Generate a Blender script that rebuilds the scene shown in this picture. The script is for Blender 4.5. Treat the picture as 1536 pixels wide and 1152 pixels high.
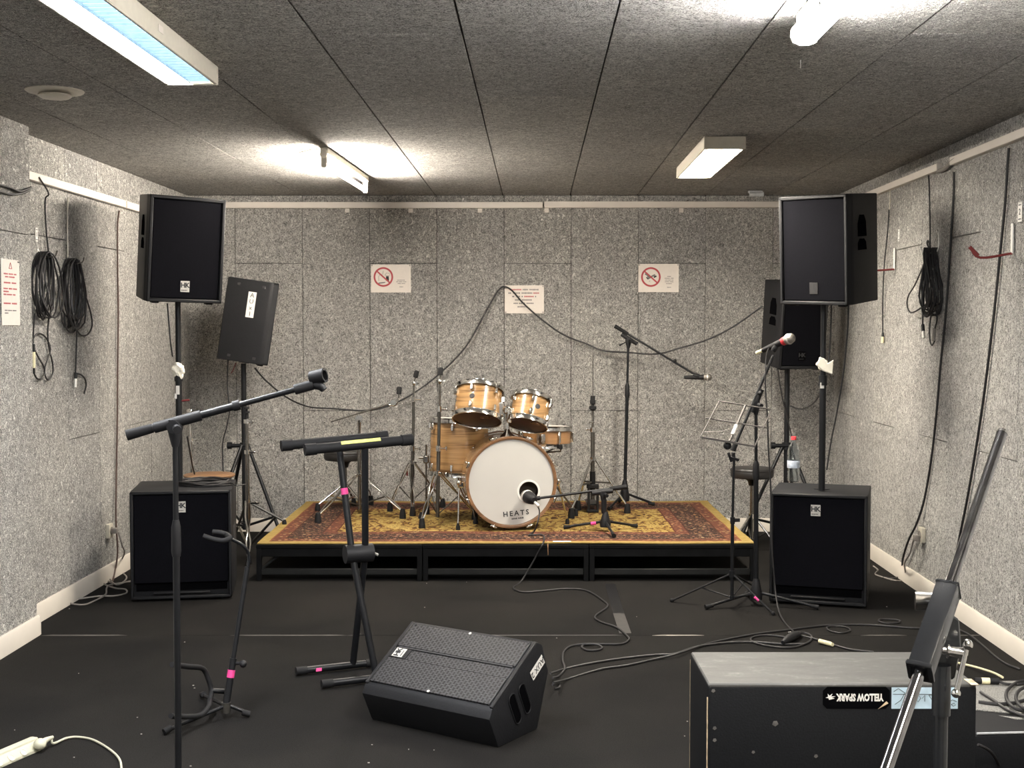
import bpy, bmesh, math, random
from mathutils import Vector, Matrix
R = math.radians
random.seed(7)
for o in list(bpy.data.objects): bpy.data.objects.remove(o)
SC = bpy.context.scene
COL = SC.collection
V = Vector

# ------------------------------------------------------------ camera
CAM_H, FPX, PITCH = 1.526, 1900.0, R(2.53)
cam_d = bpy.data.cameras.new('camera'); cam = bpy.data.objects.new('camera', cam_d); COL.objects.link(cam)
cam.location = (0, 0, CAM_H); cam.rotation_euler = (R(90) - PITCH, 0, 0)
cam_d.sensor_fit = 'HORIZONTAL'; cam_d.sensor_width = 36.0; cam_d.lens = 36.0 * FPX / 1536.0
cam_d.clip_start = 0.05; cam_d.clip_end = 60
SC.camera = cam
# ------------------------------------------------------------ world / exposure
w = bpy.data.worlds.new('world'); SC.world = w; w.use_nodes = True
w.node_tree.nodes['Background'].inputs[0].default_value = (0.5, 0.55, 0.62, 1)
w.node_tree.nodes['Background'].inputs[1].default_value = 0.05
SC.view_settings.view_transform = 'Standard'; SC.view_settings.look = 'None'
SC.view_settings.gamma = 1.0; SC.view_settings.use_curve_mapping = False
SC.view_settings.exposure = 0.88
SC.cycles.use_denoising = True
SC.cycles.max_bounces = 10; SC.cycles.diffuse_bounces = 6; SC.cycles.glossy_bounces = 4
SC.cycles.caustics_reflective = False; SC.cycles.caustics_refractive = False
# strengths and tints of the four lamps (each lamp is built further down)
LAMP_FL = ((0.97, 0.98, 1.0), (0.45, 0.75, 1.0), 120.0)   # front left louvre luminaire (lit tube side, blue glow given to the reflector side)
LAMP_FR = ((1.0, 0.975, 0.94), 145.0)                      # front right diffuser batten
LAMP_BL = ((1.0, 0.91, 0.79), 320.0)                     # rear left bare tube
LAMP_BR = ((1.0, 0.915, 0.78), 110.0)                      # rear right louvre luminaire

# ------------------------------------------------------------ places: picture point -> point in the room
cP, sP = math.cos(PITCH), math.sin(PITCH)
def ray(u, v):
    a = (u - 768.0) / FPX; b = (v - 576.0) / FPX
    return V((a, cP - b * sP, -sP - b * cP))
def F(u, v, z=0.0):
    d = ray(u, v); t = (z - CAM_H) / d.z
    return V((d.x * t, d.y * t, z))
def G(u, v, Y):
    d = ray(u, v); t = Y / d.y
    return V((d.x * t, Y, CAM_H + d.z * t))
YB, ZC, KW = 9.46, 2.511, 0.0189          # back wall, ceiling, skew of the side walls
AL, AR = -2.405 - KW * YB, 2.405 - KW * YB
def wlx(Y): return AL + KW * Y
def wrx(Y): return AR + KW * Y
NL = V((1, -KW, 0)).normalized(); NR = V((-1, KW, 0)).normalized()
ALONG = V((KW, 1, 0)).normalized()
def LW(u, v, off=0.0, extra=0.0):
    d = ray(u, v); t = (AL + extra) / (d.x - KW * d.y)
    return V((0, 0, CAM_H)) + d * t + NL * off
def RW(u, v, off=0.0):
    d = ray(u, v); t = AR / (d.x - KW * d.y)
    return V((0, 0, CAM_H)) + d * t + NR * off
def BW(u, v, off=0.0):
    p = G(u, v, YB - off); return p

# ------------------------------------------------------------ materials
class NT:
    def __init__(s, name):
        s.m = bpy.data.materials.new(name); s.m.use_nodes = True
        s.t = s.m.node_tree; s.n = s.t.nodes
        s.b = s.n['Principled BSDF']
    def node(s, typ, **kw):
        nd = s.n.new(typ)
        for k, v in kw.items(): setattr(nd, k, v)
        return nd
    def link(s, a, b): s.t.links.new(a, b)
    def set(s, sock, val):
        if hasattr(val, 'is_output') or isinstance(val, bpy.types.NodeSocket): s.link(val, sock)
        else: sock.default_value = val
    def math(s, op, a, b=None, c=None):
        nd = s.node('ShaderNodeMath', operation=op)
        s.set(nd.inputs[0], a)
        if b is not None: s.set(nd.inputs[1], b)
        if c is not None: s.set(nd.inputs[2], c)
        return nd.outputs[0]
    def pos(s): return s.node('ShaderNodeNewGeometry').outputs['Position']
    def objc(s): return s.node('ShaderNodeTexCoord').outputs['Object']
    def mapping(s, vec, scale=(1, 1, 1), loc=(0, 0, 0), rot=(0, 0, 0)):
        nd = s.node('ShaderNodeMapping'); s.link(vec, nd.inputs[0])
        nd.inputs[1].default_value = loc; nd.inputs[2].default_value = rot; nd.inputs[3].default_value = scale
        return nd.outputs[0]
    def noise(s, vec, scale, detail=2, dist=0.0, rough=0.5):
        nd = s.node('ShaderNodeTexNoise'); s.link(vec, nd.inputs['Vector'])
        nd.inputs['Scale'].default_value = scale; nd.inputs['Detail'].default_value = detail
        nd.inputs['Distortion'].default_value = dist; nd.inputs['Roughness'].default_value = rough
        return nd.outputs['Fac']
    def voro(s, vec, scale, out='Distance'):
        nd = s.node('ShaderNodeTexVoronoi'); s.link(vec, nd.inputs['Vector']); nd.inputs['Scale'].default_value = scale
        return nd.outputs[out]
    def ramp(s, fac, stops, interp='LINEAR'):
        nd = s.node('ShaderNodeValToRGB'); s.link(fac, nd.inputs[0]); cr = nd.color_ramp; cr.interpolation = interp
        while len(cr.elements) > 1: cr.elements.remove(cr.elements[-1])
        cr.elements[0].position = stops[0][0]; cr.elements[0].color = (*stops[0][1], 1)
        for p, c in stops[1:]:
            e = cr.elements.new(p); e.color = (*c, 1)
        return nd.outputs[0]
    def mix(s, fac, a, b, mode='MIX'):
        nd = s.node('ShaderNodeMix', data_type='RGBA', blend_type=mode)
        s.set(nd.inputs[0], fac)
        for sk, v in ((nd.inputs[6], a), (nd.inputs[7], b)):
            if isinstance(v, tuple): sk.default_value = (*v, 1)
            else: s.link(v, sk)
        return nd.outputs[2]
    def sep(s, vec):
        nd = s.node('ShaderNodeSeparateXYZ'); s.link(vec, nd.inputs[0]); return nd.outputs
    def bump(s, h, strength=0.3, dist=0.01):
        nd = s.node('ShaderNodeBump'); s.link(h, nd.inputs['Height'])
        nd.inputs['Strength'].default_value = strength; nd.inputs['Distance'].default_value = dist
        s.link(nd.outputs[0], s.b.inputs['Normal'])
    def col(s, c):
        if isinstance(c, tuple): s.b.inputs['Base Color'].default_value = (*c, 1)
        else: s.link(c, s.b.inputs['Base Color'])
    def pr(s, rough=None, metal=None, spec=None):
        if rough is not None: s.set(s.b.inputs['Roughness'], rough)
        if metal is not None: s.b.inputs['Metallic'].default_value = metal
        if spec is not None: s.b.inputs['Specular IOR Level'].default_value = spec

def simple(name, c, rough=0.5, metal=0.0, spec=0.5, var=0.12, nscale=40, bump=0.0):
    t = NT(name)
    nz = t.noise(t.objc(), nscale, 3)
    lo = tuple(x * (1 - var) for x in c); hi = tuple(min(1, x * (1 + var)) for x in c)
    t.col(t.ramp(nz, [(0.3, lo), (0.7, hi)])); t.pr(rough, metal, spec)
    if bump: t.bump(nz, bump, 0.002)
    return t.m

def woodwool(name, dark, light):
    """cement-bonded wood wool: layers of thin curly fibres, the shade in the gaps between them painted dark"""
    t = NT(name); p = t.pos()
    def fibre(scale, loc, w, dist, st=(1, 1, 0.8)):
        n = t.noise(t.mapping(p, st, loc), scale, 1, dist)
        f = t.math('SUBTRACT', 1.0, t.math('DIVIDE', t.math('ABSOLUTE', t.math('SUBTRACT', n, 0.5)), w))
        return t.math('MAXIMUM', f, 0.0)
    f1 = fibre(52, (0, 0, 0), 0.060, 1.1); f2 = fibre(74, (3.1, 7.7, 1.3), 0.062, 1.3, (0.9, 1, 0.8)); f3 = fibre(105, (8.3, 2.2, 5.1), 0.07, 1.0)
    f = t.math('MAXIMUM', t.math('MAXIMUM', f1, t.math('MULTIPLY', f2, 0.86)), t.math('MULTIPLY', f3, 0.68))
    fine = t.noise(p, 260, 2, 0.4); mid = t.noise(p, 26, 2, 0.5)
    h = t.math('ADD', t.math('ADD', t.math('MULTIPLY', f, 0.78), t.math('MULTIPLY', t.math('SUBTRACT', fine, 0.5), 0.42)), t.math('MULTIPLY', t.math('SUBTRACT', mid, 0.5), 0.40))
    big = t.noise(p, 2.2, 3, 0.3)
    mix_ = lambda k: tuple(x * (1 - k) + y * k for x, y in zip(dark, light))
    c = t.ramp(h, [(0.0, dark), (0.22, mix_(0.46)), (0.42, mix_(0.74)), (0.68, light)])  # shade between fibres put into the colour by relief height
    c = t.mix(1.0, c, t.ramp(big, [(0.3, (0.88, 0.88, 0.89)), (0.7, (1.0, 1.0, 1.0))]), 'MULTIPLY')
    rnd_ = t.node('ShaderNodeObjectInfo').outputs['Random']
    c = t.mix(1.0, c, t.ramp(rnd_, [(0.0, (0.90, 0.90, 0.91)), (1.0, (1.0, 0.995, 0.985))]), 'MULTIPLY')
    t.col(c); t.pr(0.95, 0, 0.1); t.bump(h, 1.0, 0.009)
    return t.m

MAT = {}
MAT['wool'] = woodwool('wood_wool', (0.185, 0.178, 0.167), (0.95, 0.925, 0.875))
MAT['joint'] = simple('joint_dark', (0.022, 0.021, 0.02), 0.95, 0, 0.05)
MAT['paint'] = simple('beige_paint', (0.62, 0.57, 0.50), 0.5, var=0.04, nscale=6)
MAT['trunk'] = simple('trunking_pvc', (0.66, 0.61, 0.55), 0.4, var=0.04, nscale=8)
MAT['black'] = simple('black_metal', (0.007, 0.0075, 0.009), 0.40, 0.0, 0.30)
MAT['blackgloss'] = simple('black_gloss', (0.010, 0.011, 0.013), 0.2, 0.0, 0.6)
MAT['plastic'] = simple('black_plastic', (0.009, 0.009, 0.0105), 0.55, 0, 0.3)
MAT['rubber'] = simple('rubber', (0.009, 0.009, 0.010), 0.7, 0, 0.25)
MAT['cable'] = simple('cable_black', (0.014, 0.013, 0.014), 0.55)
MAT['cablegrey'] = simple('cable_grey', (0.22, 0.20, 0.18), 0.5)
MAT['cablewhite'] = simple('cable_white', (0.62, 0.58, 0.48), 0.5)
MAT['cab'] = simple('cabinet_paint', (0.0085, 0.0088, 0.0105), 0.6, 0, 0.28, nscale=120, bump=0.35)
MAT['chrome'] = simple('chrome', (0.74, 0.73, 0.71), 0.14, 1.0, var=0.04)
MAT['steel'] = simple('steel_worn', (0.27, 0.26, 0.245), 0.26, 1.0, var=0.12)
MAT['darksteel'] = simple('dark_steel', (0.11, 0.105, 0.095), 0.42, 0.85, var=0.15)
MAT['darkchrome'] = simple('worn_dark_chrome', (0.30, 0.30, 0.31), 0.15, 1.0, var=0.25, nscale=30)
MAT['wire'] = simple('grey_wire', (0.11, 0.10, 0.095), 0.5, 0.4)
MAT['chip'] = simple('paint_chip', (0.10, 0.095, 0.088), 0.8, var=0.3)
MAT['badgedark'] = simple('badge_dark', (0.030, 0.029, 0.030), 0.5, 0, 0.3)
MAT['white'] = simple('white_print', (0.74, 0.72, 0.68), 0.55, var=0.03)
MAT['paper'] = simple('paper', (0.72, 0.66, 0.60), 0.7, var=0.03)
MAT['tissue'] = simple('tissue', (0.85, 0.81, 0.70), 0.85, var=0.05)
MAT['ink'] = simple('ink', (0.02, 0.02, 0.022), 0.7)
MAT['greyink'] = simple('grey_ink', (0.16, 0.15, 0.15), 0.7)
MAT['redink'] = simple('red_ink', (0.42, 0.06, 0.07), 0.65)
MAT['hookred'] = simple('red_rubber', (0.17, 0.022, 0.022), 0.55)
MAT['pink'] = simple('pink_tape', (0.70, 0.055, 0.25), 0.5, var=0.05)
MAT['yellowtape'] = simple('yellow_label', (0.62, 0.64, 0.18), 0.5, var=0.2, nscale=60)
MAT['creamtape'] = simple('cream_tape', (0.72, 0.66, 0.42), 0.6)
MAT['silver'] = simple('badge_silver', (0.62, 0.60, 0.56), 0.35, 0.3)
MAT['drumhead'] = simple('drum_head', (0.50, 0.49, 0.465), 0.45, var=0.03, nscale=4)
MAT['clearhead'] = simple('clear_head', (0.075, 0.042, 0.034), 0.4, 0, 0.3)
MAT['whitehead'] = simple('white_head', (0.70, 0.66, 0.60), 0.5)
MAT['redcap'] = simple('red_cap', (0.60, 0.04, 0.05), 0.4)
MAT['felt'] = simple('felt_black', (0.010, 0.010, 0.011), 0.95)
MAT['leather'] = simple('leather', (0.018, 0.017, 0.017), 0.42, nscale=150, bump=0.3)
MAT['woodtop'] = simple('stool_wood', (0.21, 0.115, 0.058), 0.4, nscale=12)
MAT['lampbody'] = simple('lamp_enamel', (0.60, 0.555, 0.47), 0.45, var=0.04)
MAT['aluminium'] = simple('louvre_alu', (0.72, 0.74, 0.76), 0.3, 0.6)
MAT['plateplastic'] = simple('socket_plastic', (0.55, 0.51, 0.42), 0.4)
MAT['strip'] = simple('power_strip_plastic', (0.50, 0.485, 0.375), 0.45, var=0.05)
MAT['bluestick'] = simple('pale_blue_sticker', (0.42, 0.55, 0.64), 0.5, var=0.12, nscale=30)
MAT['deepblack'] = simple('shade_and_print_black', (0.0025, 0.0025, 0.003), 0.95, 0, 0.0)  # near black standing in for shade in hollows; also the sticker ground
MAT['dust'] = simple('crumb', (0.34, 0.32, 0.29), 0.9)

def emit(name, c, strength):
    t = NT(name); t.col((0.8, 0.8, 0.8))
    t.b.inputs['Emission Color'].default_value = (*c, 1); t.b.inputs['Emission Strength'].default_value = strength
    return t.m
MAT['e_fl'] = emit('tube_light_white', LAMP_FL[0], LAMP_FL[2])
MAT['e_fl2'] = emit('reflector_glow_blue', LAMP_FL[1], LAMP_FL[2] * 0.011)  # glow for a reflector, in place of tube light falling on it
MAT['e_fr'] = emit('diffuser_light', LAMP_FR[0], LAMP_FR[1])
MAT['e_bl'] = emit('bare_tube_light', LAMP_BL[0], LAMP_BL[1])
MAT['e_br'] = emit('louvre_light_warm', LAMP_BR[0], LAMP_BR[1])

def mk_grille():
    t = NT('speaker_cloth'); p = t.objc()
    v = t.noise(p, 420, 1)
    t.col(t.ramp(v, [(0.35, (0.002, 0.002, 0.003)), (0.65, (0.0065, 0.0065, 0.009))])); t.pr(0.95, 0, 0.06); t.bump(v, 0.4, 0.002)
    return t.m
MAT['grille'] = mk_grille()
def mk_perf():
    t = NT('perforated_steel')
    uv = t.node('ShaderNodeTexCoord').outputs['UV']
    br = t.node('ShaderNodeTexBrick'); t.link(uv, br.inputs['Vector'])
    br.inputs['Scale'].default_value = 1.0; br.inputs['Brick Width'].default_value = 0.0205; br.inputs['Row Height'].default_value = 0.0145
    br.inputs['Mortar Size'].default_value = 0.0034; br.inputs['Mortar Smooth'].default_value = 0.25
    br.inputs['Color1'].default_value = (0.0015, 0.0015, 0.002, 1); br.inputs['Color2'].default_value = (0.003, 0.003, 0.004, 1)
    br.inputs['Mortar'].default_value = (0.034, 0.034, 0.037, 1)
    t.col(br.outputs['Color']); t.pr(0.42); t.bump(br.outputs['Fac'], 0.5, 0.003)
    return t.m
MAT['perf'] = mk_perf()
def mk_carpet():
    t = NT('black_needle_carpet'); p = t.pos()
    a = t.noise(p, 240, 2); b = t.noise(p, 1.4, 4, 0.6)
    c = t.ramp(a, [(0.3, (0.0082, 0.0079, 0.0077)), (0.7, (0.0205, 0.0196, 0.019))])
    c = t.mix(1.0, c, t.ramp(b, [(0.35, (0.72, 0.72, 0.73)), (0.68, (1.1, 1.07, 1.02))]), 'MULTIPLY')
    t.col(c); t.pr(0.95, 0, 0.06); t.bump(a, 0.5, 0.004); return t.m
MAT['carpet'] = mk_carpet()
MAT['seam'] = simple('seam_worn', (0.062, 0.057, 0.05), 0.8, var=0.5, nscale=9)
MAT['tapeblack'] = simple('black_tape', (0.007, 0.007, 0.008), 0.5, 0, 0.2)
MAT['tapegrey'] = simple('grey_tape', (0.036, 0.034, 0.033), 0.5, var=0.3, nscale=20)
MAT['seambright'] = simple('seam_bright', (0.26, 0.235, 0.20), 0.7, var=0.4, nscale=14)
MAT['stage'] = simple('stage_black', (0.0035, 0.0037, 0.0042), 0.6, 0, 0.12, var=0.35, nscale=14)
MAT['stagein'] = simple('stage_rail', (0.010, 0.0105, 0.0105), 0.5, 0, 0.3, var=0.3, nscale=10)
def mk_wood(name, base, dark, zs=34.0, axis=2):
    t = NT(name); p = t.objc()
    sc = [1.6, 1.6, 1.6]; sc[axis] = zs
    n1 = t.noise(t.mapping(p, tuple(sc)), 1.0, 4, 0.35); n2 = t.noise(t.mapping(p, tuple(x * 4 for x in sc)), 1.0, 2)
    f = t.math('ADD', t.math('MULTIPLY', n1, 0.75), t.math('MULTIPLY', n2, 0.25))
    t.col(t.ramp(f, [(0.37, dark), (0.49, base), (0.62, tuple(min(1, x * 1.3) for x in base)), (0.72, base)]))
    t.pr(0.25, 0, 0.5); t.b.inputs['Coat Weight'].default_value = 0.5; t.b.inputs['Coat Roughness'].default_value = 0.1
    return t.m
MAT['ash'] = mk_wood('ash_shell', (0.31, 0.18, 0.075), (0.12, 0.060, 0.022))
MAT['maple'] = mk_wood('maple_snare', (0.32, 0.175, 0.08), (0.25, 0.13, 0.055), 14)
MAT['hoop'] = mk_wood('hoop_wood', (0.19, 0.10, 0.05), (0.12, 0.058, 0.03), 10)

def mk_rug(hx, hy):
    t = NT('persian_rug'); p = t.objc(); s = t.sep(p)
    dx = t.math('SUBTRACT', hx, t.math('ABSOLUTE', s[0])); dy = t.math('SUBTRACT', hy, t.math('ABSOLUTE', s[1]))
    d = t.math('MINIMUM', dx, dy)
    wob = t.math('MULTIPLY', t.math('SUBTRACT', t.noise(p, 3, 2), 0.5), 0.012); d = t.math('ADD', d, wob)
    # field: mustard ground with dark and rust arabesques
    pf = t.mapping(p, (1, 0.62, 1))
    n = t.noise(pf, 13, 4, 2.2, 0.62); m = t.noise(t.mapping(p, (1, 0.6, 1), (4, 9, 2)), 22, 3, 2.6)
    field = t.ramp(n, [(0.39, (0.045, 0.022, 0.012)), (0.455, (0.17, 0.085, 0.022)), (0.50, (0.255, 0.178, 0.055)), (0.60, (0.345, 0.25, 0.085)), (0.68, (0.17, 0.115, 0.038))])
    field = t.mix(t.ramp(m, [(0.60, (0, 0, 0)), (0.66, (1, 1, 1))]), field, (0.085, 0.034, 0.022))
    # main border: dark ground with flowers
    vc = t.voro(t.mapping(p, (1, 1, 1), (0.3, 0.1, 0)), 27, 'Color'); vd = t.voro(t.mapping(p, (1, 1, 1), (0.3, 0.1, 0)), 27)
    q = t.noise(pf, 30, 3, 2.0)
    bsel = t.ramp(t.sep(vc)[0], [(0.0, (0.18, 0.078, 0.055)), (0.2, (0.31, 0.185, 0.09)), (0.42, (0.045, 0.03, 0.028)), (0.58, (0.28, 0.15, 0.11)), (0.78, (0.12, 0.105, 0.06)), (0.9, (0.38, 0.29, 0.18))], 'CONSTANT')
    bord = t.mix(t.ramp(vd, [(0.20, (1, 1, 1)), (0.34, (0, 0, 0))]), (0.026, 0.016, 0.014), bsel)
    curl = t.math('ABSOLUTE', t.math('SUBTRACT', t.noise(t.mapping(p, (1, 0.75, 1), (2, 5, 1)), 24, 1, 1.5), 0.5))
    bord = t.mix(t.ramp(curl, [(0.016, (0.85, 0.85, 0.85)), (0.034, (0, 0, 0))]), bord, (0.235, 0.125, 0.075))
    bord = t.mix(t.ramp(q, [(0.56, (0, 0, 0)), (0.61, (0.7, 0.7, 0.7))]), bord, (0.030, 0.017, 0.015))
    g = t.voro(p, 33); q2 = t.voro(p, 33, 'Color')
    guard = t.mix(t.ramp(g, [(0.30, (1, 1, 1)), (0.42, (0, 0, 0))]), (0.10, 0.040, 0.026), t.ramp(t.sep(q2)[1], [(0, (0.25, 0.125, 0.07)), (0.35, (0.17, 0.062, 0.042)), (0.6, (0.055, 0.032, 0.026)), (0.8, (0.27, 0.19, 0.10))], 'CONSTANT'))
    def lt(v): return t.math('LESS_THAN', d, v)
    c = t.mix(lt(0.425), field, (0.07, 0.022, 0.016))
    c = t.mix(lt(0.415), c, guard)
    c = t.mix(lt(0.345), c, (0.05, 0.02, 0.016))
    c = t.mix(lt(0.335), c, bord)
    c = t.mix(lt(0.155), c, (0.06, 0.024, 0.016))
    c = t.mix(lt(0.145), c, guard)
    c = t.mix(lt(0.072), c, (0.16, 0.06, 0.03))
    edge = t.ramp(t.noise(p, 30, 3), [(0.3, (0.22, 0.155, 0.05)), (0.7, (0.30, 0.215, 0.075))])
    c = t.mix(lt(0.062), c, edge)
    t.col(c); t.pr(0.95, 0, 0.1); t.bump(t.noise(p, 260, 2), 0.5, 0.004)
    return t.m
def mk_casetop():
    t = NT('scuffed_grey_top'); p = t.objc()
    a = t.noise(t.mapping(p, (3, 9, 3)), 2.5, 5, 0.8, 0.65); b = t.noise(p, 90, 2)
    f = t.math('ADD', t.math('MULTIPLY', a, 0.8), t.math('MULTIPLY', b, 0.2))
    t.col(t.ramp(f, [(0.35, (0.042, 0.041, 0.038)), (0.55, (0.060, 0.0588, 0.0545)), (0.66, (0.095, 0.0925, 0.0855)), (0.75, (0.24, 0.23, 0.215))])); t.pr(0.6); return t.m
MAT['casetop'] = mk_casetop()
def mk_caseface():
    t = NT('chipped_black_vinyl'); p = t.objc()
    a = t.noise(p, 16, 4, 0.5, 0.7); b = t.noise(p, 180, 2)
    t.col(t.mix(t.ramp(a, [(0.745, (0, 0, 0)), (0.765, (1, 1, 1))]), t.ramp(b, [(0.3, (0.0035, 0.004, 0.005)), (0.7, (0.0075, 0.008, 0.0098))]), (0.20, 0.19, 0.17)))
    t.pr(0.6, 0, 0.18); t.bump(b, 0.3, 0.002); return t.m
MAT['caseface'] = mk_caseface()
MAT['rawwood'] = simple('chipped_wood_edge', (0.42, 0.33, 0.22), 0.8, var=0.4, nscale=40)
def mk_greyfelt():
    t = NT('grey_carpet_cover'); p = t.objc()
    a = t.noise(p, 260, 3); t.col(t.ramp(a, [(0.3, (0.10, 0.098, 0.09)), (0.72, (0.34, 0.33, 0.305))])); t.pr(0.95, 0, 0.1); t.bump(a, 0.5, 0.004); return t.m
MAT['greyfelt'] = mk_greyfelt()
def mk_glass(name, c, rough=0.05, trans=1.0):
    t = NT(name); t.col(c); t.pr(rough); t.b.inputs['Transmission Weight'].default_value = trans; t.b.inputs['IOR'].default_value = 1.33
    return t.m
MAT['pet'] = mk_glass('clear_pet', (0.86, 0.90, 0.92), 0.08)
def mk_mesh():
    t = NT('mic_mesh'); p = t.objc(); v = t.voro(p, 420)
    t.col(t.ramp(v, [(0.2, (0.08, 0.075, 0.07)), (0.5, (0.34, 0.31, 0.28))])); t.pr(0.35, 0.8); t.bump(v, 0.6, 0.002); return t.m
MAT['micmesh'] = mk_mesh()

# ------------------------------------------------------------ mesh builder
def frame_from(zaxis, xhint=None):
    z = V(zaxis).normalized()
    h = V(xhint) if xhint is not None else (V((0, 0, 1)) if abs(z.z) < 0.9 else V((1, 0, 0)))
    if xhint is not None: x = (h - z * h.dot(z)).normalized()
    else: x = h.cross(z).normalized()
    y = z.cross(x)
    return Matrix((x, y, z)).transposed()
def mat4(origin, x, y, z):
    m = Matrix((V(x), V(y), V(z))).transposed().to_4x4(); m.translation = V(origin); return m
def spline(pts, n=6):
    pts = [V(p) for p in pts]
    if len(pts) < 3: return pts
    out = []
    P = [pts[0] * 2 - pts[1]] + pts + [pts[-1] * 2 - pts[-2]]
    for i in range(1, len(P) - 2):
        p0, p1, p2, p3 = P[i - 1], P[i], P[i + 1], P[i + 2]
        for k in range(n):
            t = k / n
            out.append(0.5 * ((2 * p1) + (p2 - p0) * t + (2 * p0 - 5 * p1 + 4 * p2 - p3) * t * t + (3 * p1 - p0 - 3 * p2 + p3) * t ** 3))
    out.append(pts[-1]); return out
class B:
    def __init__(s): s.bm = bmesh.new(); s.smooth = True
    def _mesh(s, verts, faces):
        vs = [s.bm.verts.new(v) for v in verts]
        for f in faces:
            try: s.bm.faces.new([vs[i] for i in f])
            except ValueError: pass
        return s
    def box(s, c, size, M=None, bev=0.0, seg=1):
        t = bmesh.new(); bmesh.ops.create_cube(t, size=1.0)
        bmesh.ops.scale(t, vec=V(size), verts=t.verts)
        if bev > 0: bmesh.ops.bevel(t, geom=t.edges[:], offset=bev, segments=seg, affect='EDGES', profile=0.6)
        bmesh.ops.translate(t, vec=V(c), verts=t.verts)
        if M is not None: bmesh.ops.transform(t, matrix=M, verts=t.verts)
        return s._add(t)
    def _add(s, t):
        me = bpy.data.meshes.new('tmp'); t.to_mesh(me); t.free(); s.bm.from_mesh(me); bpy.data.meshes.remove(me); return s
    def tube(s, pts, r, n=10, cap=True, closed=False):
        pts = [V(p) for p in pts]; m = len(pts)
        rs = [r] * m if not isinstance(r, (list, tuple)) else list(r)
        verts = []; up = None
        for i in range(m):
            if closed: tg = pts[(i + 1) % m] - pts[i - 1]
            else: tg = (pts[min(i + 1, m - 1)] - pts[max(i - 1, 0)])
            if tg.length < 1e-9: tg = V((0, 0, 1))
            tg.normalize()
            if up is None: up = V((0, 0, 1)) if abs(tg.z) < 0.9 else V((1, 0, 0))
            x = up - tg * up.dot(tg)
            if x.length < 1e-6: x = tg.orthogonal()
            x.normalize(); y = tg.cross(x); up = x
            for k in range(n):
                a = 2 * math.pi * k / n
                verts.append(pts[i] + (x * math.cos(a) + y * math.sin(a)) * rs[i])
        faces = []
        for i in range(m if closed else m - 1):
            j = (i + 1) % m
            for k in range(n):
                k2 = (k + 1) % n
                faces.append((i * n + k, i * n + k2, j * n + k2, j * n + k))
        if cap and not closed:
            faces.append(tuple(range(n - 1, -1, -1))); faces.append(tuple((m - 1) * n + k for k in range(n)))
        return s._mesh(verts, faces)
    def cyl(s, a, b, r, r2=None, n=12):
        return s.tube([a, b], [r, r if r2 is None else r2], n)
    def lathe(s, prof, origin, axis=(0, 0, 1), n=24, xhint=None, caps=True):
        M = frame_from(axis, xhint); o = V(origin); verts = []; faces = []
        for (r, z) in prof:
            for k in range(n):
                a = 2 * math.pi * k / n
                verts.append(o + M @ V((r * math.cos(a), r * math.sin(a), z)))
        for i in range(len(prof) - 1):
            for k in range(n):
                k2 = (k + 1) % n
                faces.append((i * n + k, i * n + k2, (i + 1) * n + k2, (i + 1) * n + k))
        if caps and prof[0][0] > 1e-6: faces.append(tuple(range(n - 1, -1, -1)))
        if caps and prof[-1][0] > 1e-6: faces.append(tuple((len(prof) - 1) * n + k for k in range(n)))
        s._mesh(verts, faces); bmesh.ops.remove_doubles(s.bm, verts=s.bm.verts, dist=1e-6); return s
    def ring(s, prof, origin, axis, n=32):
        """closed profile turned about an axis (hoops)"""
        M = frame_from(axis); o = V(origin); verts = []; faces = []; m = len(prof)
        for k in range(n):
            a = 2 * math.pi * k / n
            for (r, z) in prof: verts.append(o + M @ V((r * math.cos(a), r * math.sin(a), z)))
        for k in range(n):
            k2 = (k + 1) % n
            for i in range(m):
                j = (i + 1) % m
                faces.append((k * m + i, k * m + j, k2 * m + j, k2 * m + i))
        return s._mesh(verts, faces)
    def prism(s, poly, depth, M=None, bev=0.0, seg=1):
        t = bmesh.new(); n = len(poly)
        a = [t.verts.new((x, y, 0)) for x, y in poly]; b = [t.verts.new((x, y, depth)) for x, y in poly]
        t.faces.new(a[::-1]); t.faces.new(b)
        for i in range(n): t.faces.new((a[i], a[(i + 1) % n], b[(i + 1) % n], b[i]))
        bmesh.ops.recalc_face_normals(t, faces=t.faces)
        if bev > 0: bmesh.ops.bevel(t, geom=t.edges[:], offset=bev, segments=seg, affect='EDGES', profile=0.6)
        if M is not None: bmesh.ops.transform(t, matrix=M, verts=t.verts)
        return s._add(t)
    def ball(s, c, r, n=14, sz=1.0, axis=(0, 0, 1)):
        m = 8
        prof = [(r * math.sin(math.pi * i / m), -r * sz * math.cos(math.pi * i / m)) for i in range(m + 1)]
        prof[0] = (0.0, prof[0][1]); prof[-1] = (0.0, prof[-1][1])
        return s.lathe(prof, c, axis, n)
    def text(s, body, size, M, depth=0.0006, align='CENTER', spacing=1.0, bold=0.0):
        cu = bpy.data.curves.new('t', 'FONT'); cu.body = body; cu.size = size; cu.align_x = align; cu.align_y = 'CENTER'
        cu.extrude = depth; cu.resolution_u = 2; cu.space_character = spacing; cu.offset = bold
        ob = bpy.data.objects.new('t', cu); COL.objects.link(ob)
        dg = bpy.context.evaluated_depsgraph_get(); dg.update()
        me = bpy.data.meshes.new_from_object(ob.evaluated_get(dg)); me.transform(M); s.bm.from_mesh(me)
        bpy.data.objects.remove(ob); bpy.data.curves.remove(cu); bpy.data.meshes.remove(me); return s
    def xf(s, M): bmesh.ops.transform(s.bm, matrix=M, verts=s.bm.verts); return s

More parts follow.
